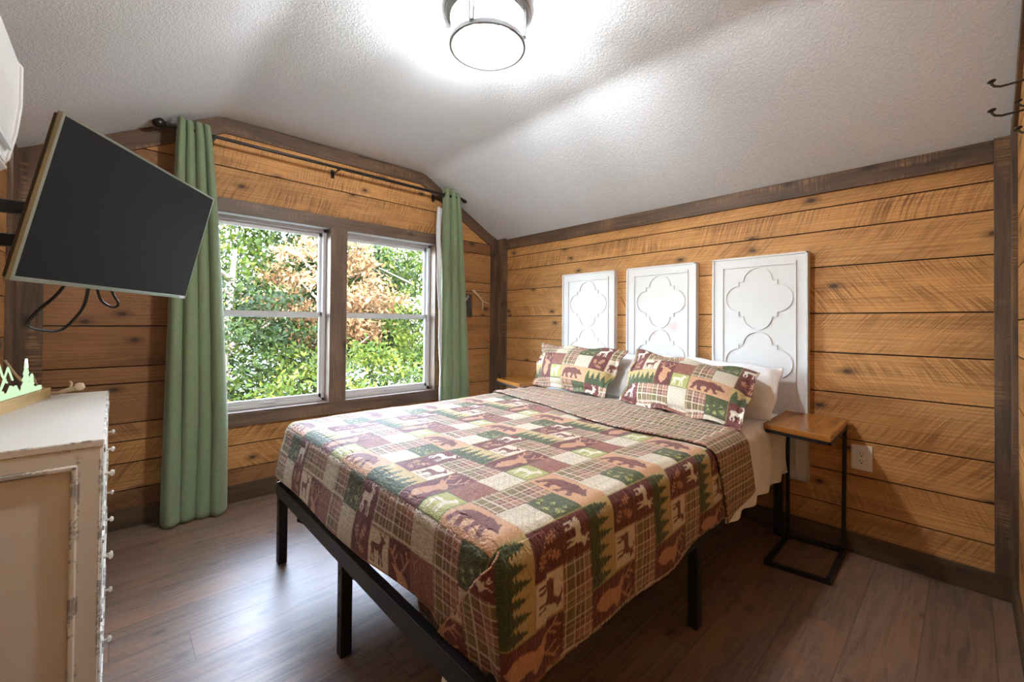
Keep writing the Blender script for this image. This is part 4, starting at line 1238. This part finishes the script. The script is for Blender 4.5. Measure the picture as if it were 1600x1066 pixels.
for (x0, x1, z0, z1) in ((dx1 - .064, dx1 - .05, .07, dh - .062), (dx0 + .05, dx0 + .064, .07, dh - .062), (dx0 + .05, dx1 - .05, dh - .074, dh - .06), (dx0 + .05, dx1 - .05, .066, .08)):
    b.box(x0, x1, ye - .004, dy0 + .012, z0, z1)
dp(b, 'bead_moulding', bevel=.004)
for ya_, yb_ in ((dy0 + .008, dy0 + .045), (dy1 - .045, dy1 - .006)):
    dp(MB().box(dx1 - .014, dx1 - .002, ya_, yb_, 0, dh - .02), 'front_stile')
for r_ in range(3):
    for c_ in range(3):
        y0 = dy0 + .052 + c_ * .325; z0 = .03 + r_ * .252
        d = MB(); d.box(dx1 - .014, dx1 - .001, y0, y0 + .305, z0, z0 + .232)
        d.box(dx1 - .002, dx1 + .002, y0, y0 + .305, z0 + .002, z0 + .014); d.box(dx1 - .002, dx1 + .002, y0, y0 + .305, z0 + .218, z0 + .23)
        do = dp(d, 'drawer')
        k = MB(); kc = (dx1 - .002, y0 + .152, z0 + .118)
        k.lathe(kc, [(.004, 0), (.004, .012), (.009, .015), (.0095, .019), (.006, .023), (0, .024)], 14, (1, 0, 0))
        ko = k.build('knob', M['knob'], smooth=True); rel(ko, dr); ko.parent = do

# night light with mountains and pines
nl = thing('night_light', 'glowing green mountain and pine tree light in a wooden tray on the dresser', 'decorative light', (-.26, 2.36, .80))
dirv = Vector((-.085, -.37, 0)).normalized(); nrm = Vector((-dirv.y, dirv.x, 0))      # along the tray (towards the camera) / across
if nrm.x > 0: nrm = -nrm
A0 = Vector((-.190, 2.545, .80)); Lb = .40; Wb = .085
def tp(a, c, z): return A0 + dirv * a + nrm * c + Vector((0, 0, z))
b = MB()
for (a0, a1, c0, c1, z0, z1) in ((0, Lb, 0, .012, 0, .042), (0, Lb, Wb - .012, Wb, 0, .042), (0, .012, 0.012, Wb - .012, 0, .042), (Lb - .012, Lb, .012, Wb - .012, 0, .042), (.012, Lb - .012, .012, Wb - .012, 0, .018)):
    b.obox(tp((a0 + a1) / 2, (c0 + c1) / 2, (z0 + z1) / 2), (dirv, nrm, (0, 0, 1)), ((a1 - a0) / 2, (c1 - c0) / 2, (z1 - z0) / 2))
rel(b.build('tray', M['traywood'], bevel=.002), nl)
b = MB(); hill = [(.015, .0), (.385, .0)]
top_ = [(.385 - i * .0185, .032 + .012 * math.sin(i * 1.1) + .008 * math.sin(i * 2.3)) for i in range(21)]
for c0, sc_ in ((.022, 1.0), (.052, 1.3)):
    poly = [(.015, .016), (.385, .016)] + [(x, .016 + z * sc_) for x, z in top_]
    b.prism(poly, nrm, c0, c0 + .006, A0, dirv, (0, 0, 1))
rel(b.build('hills', M['deco']), nl)
def pine(a, c, h, tip=False):
    poly = []; L_ = []; Rr = []
    n = 5
    for k in range(n):
        z = .035 + (h - .035) * k / n; zz = .035 + (h - .035) * (k + 1) / n; w1 = (h * .24) * (1 - k / n) + .004
        L_ += [(-w1, z + .004), (-w1 * .45, zz - .004)]; Rr += [(w1, z + .004), (w1 * .45, zz - .004)]
    poly = [(.003, .02), (.003, .035)] + Rr + [(0, h)] + L_[::-1] + [(-.003, .035), (-.003, .02)]
    b = MB(); b.prism(poly, nrm, c, c + .005, A0 + dirv * a, dirv, (0, 0, 1)); rel(b.build('pine', M['deco']), nl)
    if tip:
        b = MB(); b.prism([(-.008, h - .022), (.008, h - .022), (0, h + .012)], nrm, c - .001, c + .006, A0 + dirv * a, dirv, (0, 0, 1)); rel(b.build('pine_tip', M['decotip']), nl)
pine(.10, .035, .155, True); pine(.055, .035, .105); pine(.30, .035, .09); pine(.34, .03, .11)
b = MB()
for zig in ([(.36, .07), (.30, .15), (.27, .10), (.235, .17), (.20, .11), (.17, .085)], [(.22, .05), (.19, .10), (.165, .14), (.13, .09)], [(.33, .09), (.26, .075), (.215, .06), (.18, .10)]):
    b.tube([tp(a, .062, z) for a, z in zig], .0032, 6)
rel(b.build('mountain_outline', M['deco']), nl)

# antler on the dresser
def antler(name, paths, label, burr=None):
    b = MB()
    for pts, r0, r1 in paths:
        P_ = [Vector(p) for p in pts]; out = []; n = len(P_)
        for i in range(n - 1):
            p0, p1, p2, p3 = P_[max(i - 1, 0)], P_[i], P_[i + 1], P_[min(i + 2, n - 1)]
            for k in range(6):
                t_ = k / 6
                out.append(.5 * ((2 * p1) + (-p0 + p2) * t_ + (2 * p0 - 5 * p1 + 4 * p2 - p3) * t_ ** 2 + (-p0 + 3 * p1 - 3 * p2 + p3) * t_ ** 3))
        out.append(P_[-1])
        rs = [r0 + (r1 - r0) * i / (len(out) - 1) + .0006 * math.sin(i * 1.7) for i in range(len(out))]
        b.tube(out, rs, 9)
    if burr:
        c, ax, r = burr
        b.lathe(c, [(0, -.012), (r * .8, -.011), (r, -.003), (r * .96, .004), (r * .7, .012), (0, .013)], 12, ax)
    o = b.build(name, M['antler'], smooth=True)
    return tag(o, label, 'antler')
antler('shed_antler', [([(-.118, 2.545, .832), (-.150, 2.56, .822), (-.185, 2.578, .812), (-.235, 2.59, .830), (-.285, 2.60, .885), (-.32, 2.60, .955)], .010, .004),
                       ([(-.14, 2.555, .824), (-.132, 2.55, .85), (-.138, 2.548, .862)], .006, .003), ([(-.20, 2.58, .818), (-.235, 2.615, .85), (-.25, 2.62, .90)], .007, .002)],
       'pale antler with knobbly base lying behind the light tray on the dresser', ((-.107, 2.540, .838), (.9, -.2, .35), .017))
antler('antler', [([(2.388, 3.082, 1.408), (2.412, 3.070, 1.385), (2.445, 3.062, 1.352), (2.478, 3.06, 1.318), (2.52, 3.066, 1.312), (2.563, 3.076, 1.298)], .0105, .0028),
                  ([(2.478, 3.06, 1.32), (2.48, 3.06, 1.28), (2.482, 3.068, 1.235)], .0085, .002), ([(2.425, 3.066, 1.375), (2.432, 3.05, 1.345)], .005, .002)],
       'small forked antler hung on the wall right of the dark picture', ((2.388, 3.080, 1.408), (-.6, .3, .6), .014))
# picture
pc = thing('picture_frame', 'dark framed picture of a buck beside the right curtain', 'picture', (2.27, YW, 1.175))
b = MB(); x0, x1, z0, z1 = 2.205, 2.368, 1.172, 1.382; w_ = .014
b.box(x0, x0 + w_, YW - .018, YW, z0, z1); b.box(x1 - w_, x1, YW - .018, YW, z0, z1); b.box(x0, x1, YW - .018, YW, z0, z0 + w_); b.box(x0, x1, YW - .018, YW, z1 - w_, z1)
rel(b.build('frame', M['trim'], bevel=.001), pc)
n_, m_ = 60, 80
S, Tq = np.meshgrid(np.linspace(0, 1, n_), np.linspace(0, 1, m_), indexing='ij')
C = np.tile(lin((62, 60, 60)), S.shape + (1,)).astype(np.float32) * (0.6 + .6 * Tq[..., None])
hx, hy_ = (S - .1) / .8, Tq * 1.9 - .05
C[inpoly(hx, hy_, HEAD)] = lin((40, 38, 37))
for st_ in ANT: C[stroke(hx, hy_, st_, .035)] = lin((190, 186, 178))
P = np.stack([x0 + w_ + (x1 - x0 - 2 * w_) * S, np.full(S.shape, YW - .008), z0 + w_ + (z1 - z0 - 2 * w_) * Tq], -1)
t = NT('picture_print'); at = t.n('Attribute', None, attribute_name='Col'); t.bsdf(at.outputs['Color'], .5); M['print'] = t.m
o = grid_obj('picture_print', P, M['print'], None, None, C); rel(o, pc)

# ------------------------------------------------------------------ ceiling lamp
LC = (1.072, 1.308)
cl = thing('ceiling_light', 'round flush ceiling light with seeded glass drum and nickel bands', 'ceiling light', (LC[0], LC[1], 2.36))
def lt(nm, prof, mat, n=64): return rel(MB().lathe((LC[0], LC[1], 2.36), prof, n).build(nm, M[mat], smooth=True), cl)
lt('ceiling_pan', [(0, -.001), (.166, -.001), (.168, -.012), (.163, -.020), (.150, -.024), (.150, -.030), (.138, -.030), (.138, -.014), (0, -.012)], 'nickel')
lt('glass_drum', [(.146, -.024), (.146, -.134), (.142, -.134), (.142, -.024), (.146, -.024)], 'drum')
lt('bottom_glass', [(.0, -.140), (.143, -.136), (.143, -.132), (0, -.135)], 'seeded')
lt('lower_ring', [(.151, -.126), (.152, -.142), (.143, -.144), (.141, -.141), (.146, -.138), (.146, -.126), (.151, -.126)], 'nickel')
for a in (R(118), R(208), R(298), R(28)):
    e = Vector((math.cos(a), math.sin(a), 0)); tt = Vector((-e.y, e.x, 0)); c = Vector((LC[0], LC[1], 2.36))
    b = MB()
    for q in (-1, 1): b.obox(c + e * .1555 + tt * q * .0085 + Vector((0, 0, -.078)), (e, tt, (0, 0, 1)), (.0024, .0034, .052))
    b.obox(c + e * .1555 + Vector((0, 0, -.028)), (e, tt, (0, 0, 1)), (.003, .012, .006)); b.obox(c + e * .1555 + Vector((0, 0, -.128)), (e, tt, (0, 0, 1)), (.003, .010, .004))
    rel(b.build('strap', M['nickel'], bevel=.001), cl)
for sx_, sy_ in ((-.058, .03), (.058, -.03)):
    c = (LC[0] + sx_, LC[1] + sy_, 2.36)
    so_ = rel(MB().lathe(c, [(.0, -.012), (.016, -.012), (.016, -.04), (.0, -.04)], 16).build('socket', M['plastic'], smooth=True), cl)
    bo = MB().lathe(c, [(.012, -.04), (.016, -.048), (.026, -.064), (.029, -.08), (.025, -.096), (.014, -.106), (0, -.109)], 20).build('bulb', M['bulb'], smooth=True)
    rel(bo, cl)

# ------------------------------------------------------------------ coat hooks
def hook(x, z, label, L):
    root = thing('coat_hook', label, 'coat hook', (x, YB, z), 'iron hooks on the near wall')
    rel(MB().box(x - .012, x + .012, YB, YB + .006, z - .075, z + .055).build('hook_plate', M['iron'], bevel=.002), root)
    for nm, z0, zt_ in (('upper_prong', z + .020, z + .040), ('lower_prong', z - .053, z - .033)):
        y = YB + .004
        pts = [(x, y, z0 + .004), (x, y + L * .5, z0), (x, y + L - .016, z0 - .001), (x, y + L - .005, z0 + .003), (x, y + L, z0 + .010), (x, y + L, zt_ - .003)]
        b = MB().tube(pts, .0028, 8)
        b.lathe((x, y + L, zt_ - .003), [(0, -.003), (.005, -.003), (.0085, 0), (.007, .003), (0, .005)], 12, (.0, .25, 1))
        rel(b.build(nm, M['iron'], smooth=True), root)
hook(1.60, 1.70, 'long pronged black iron coat hook, the left one at the right edge', .089)
hook(1.79, 1.70, 'short black iron coat hook, the right one at the right edge', .036)

# ------------------------------------------------------------------ outdoors
n_ = 40
gx, gy = np.meshgrid(np.linspace(-30, 40, n_), np.linspace(3.6, 60, n_), indexing='ij')
gz = -3.2 + .5 * np.sin(gx * .3) * np.cos(gy * .21) + .03 * (gy - 3)
o = grid_obj('ground', np.stack([gx, gy, gz], -1), M['grassland'], None)
struct(o, 'leafy ground outside the windows')
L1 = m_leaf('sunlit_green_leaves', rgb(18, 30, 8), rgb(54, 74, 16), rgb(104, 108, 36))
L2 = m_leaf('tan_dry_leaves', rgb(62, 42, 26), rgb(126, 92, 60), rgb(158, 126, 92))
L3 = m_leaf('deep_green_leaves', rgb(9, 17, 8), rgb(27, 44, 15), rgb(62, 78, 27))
def tree(x, y, z0, h, rx, rz_, nleaf, mat, size, label, zc=None, seed=0):
    rg = np.random.default_rng(seed)
    root = thing('tree', label, 'tree', (x, y, z0), 'trees outside the windows')
    zc = zc if zc is not None else z0 + h * .62
    b = MB()
    tp_ = [(x, y, z0), (x + .1, y, z0 + h * .3), (x - .08, y + .1, z0 + h * .6), (x + .05, y, z0 + h * .92)]
    b.tube(tp_, [.13, .10, .07, .03], 8)
    for k in range(9):
        a = rg.uniform(0, 6.28); hh = z0 + h * rg.uniform(.35, .85); L_ = rx * rg.uniform(.5, .9)
        b.tube([(x, y, hh), (x + math.cos(a) * L_ * .5, y + math.sin(a) * L_ * .5, hh + .25), (x + math.cos(a) * L_, y + math.sin(a) * L_, hh + .6)], [.04, .025, .01], 5)
    rel(b.build('trunk', M['bark'], smooth=True), root)
    # leaf sprays gathered in clumps
    nc = max(20, nleaf // 90)
    d = rg.normal(size=(nc, 3)); d /= np.linalg.norm(d, axis=1)[:, None]
    rad = rg.uniform(.35, 1, nc) ** .6
    cc = d * rad[:, None] * np.array([rx, rx, rz_]) + np.array([x, y, zc])
    ci = rg.integers(0, nc, nleaf)
    p = cc[ci] + rg.normal(size=(nleaf, 3)) * np.array([.26, .26, .13]) * (rx / 2.2)
    a1 = rg.normal(size=(nleaf, 3)); a1 /= np.linalg.norm(a1, axis=1)[:, None]
    up = np.array([0, -.3, 1.0]) + rg.normal(size=(nleaf, 3)) * .55
    a2 = np.cross(up, a1); a2 /= np.linalg.norm(a2, axis=1)[:, None]
    s = size * rg.uniform(.6, 1.3, nleaf)[:, None]
    V = np.stack([p - a1 * s, p + a2 * s * .42, p + a1 * s, p - a2 * s * .42], 1).reshape(-1, 3)
    me = bpy.data.meshes.new('foliage')
    nf = nleaf
    me.vertices.add(nf * 4); me.vertices.foreach_set('co', (V - np.array([x, y, z0])).reshape(-1).astype(np.float32))
    me.loops.add(nf * 4); me.loops.foreach_set('vertex_index', np.arange(nf * 4, dtype=np.int32))
    me.polygons.add(nf); me.polygons.foreach_set('loop_start', (np.arange(nf) * 4).astype(np.int32)); me.polygons.foreach_set('loop_total', np.full(nf, 4, np.int32))
    me.update(calc_edges=True)
    ca = me.color_attributes.new('Col', 'FLOAT_COLOR', 'POINT')
    tone = np.clip(rg.uniform(0, 1, nc)[ci] * .5 + rg.uniform(0, .55, nleaf), 0, 1)
    c4 = np.ones((nf * 4, 4), np.float32); c4[:, :3] = np.repeat(tone, 4)[:, None]
    ca.data.foreach_set('color', c4.reshape(-1))
    me.materials.append(mat)
    fo = bpy.data.objects.new('foliage', me); COL.objects.link(fo); fo.parent = root
    return root
tree(3.15, 8.8, -3.2, 6.2, 1.35, 1.25, 7000, L2, .06, 'tan dry-leaved tree seen in the right half of the left window', 1.75, 1)
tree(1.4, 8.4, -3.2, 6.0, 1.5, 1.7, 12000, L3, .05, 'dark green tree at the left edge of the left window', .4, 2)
tree(2.7, 7.3, -3.2, 4.2, 1.6, 1.0, 9000, L1, .05, 'low bright green bush tree along the bottom of the left window', -.2, 3)
tree(5.6, 8.2, -3.2, 6.6, 1.7, 2.4, 15000, L1, .055, 'bright yellow-green tree filling the right window', 1.2, 4)
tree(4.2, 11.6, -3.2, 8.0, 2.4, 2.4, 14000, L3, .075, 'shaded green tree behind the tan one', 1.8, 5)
tree(1.6, 12.8, -3.2, 9.5, 2.8, 2.6, 15000, L1, .08, 'tall green tree behind the left window trees, reaching the sky', 2.2, 6)
tree(7.8, 12.5, -3.2, 9.0, 2.8, 2.8, 15000, L1, .08, 'tall green tree behind the right window', 1.9, 7)
tree(-1.4, 9.5, -3.2, 7.0, 2.2, 2.4, 8000, L1, .08, 'green tree beyond the left curtain', 1.0, 8)
tree(9.8, 9.0, -3.2, 7.0, 2.4, 2.4, 8000, L1, .08, 'green tree beyond the right curtain', 1.0, 9)
tree(4.6, 7.0, -3.2, 3.6, 1.3, .9, 7000, L1, .045, 'low leafy bush under the right window view', -.4, 10)
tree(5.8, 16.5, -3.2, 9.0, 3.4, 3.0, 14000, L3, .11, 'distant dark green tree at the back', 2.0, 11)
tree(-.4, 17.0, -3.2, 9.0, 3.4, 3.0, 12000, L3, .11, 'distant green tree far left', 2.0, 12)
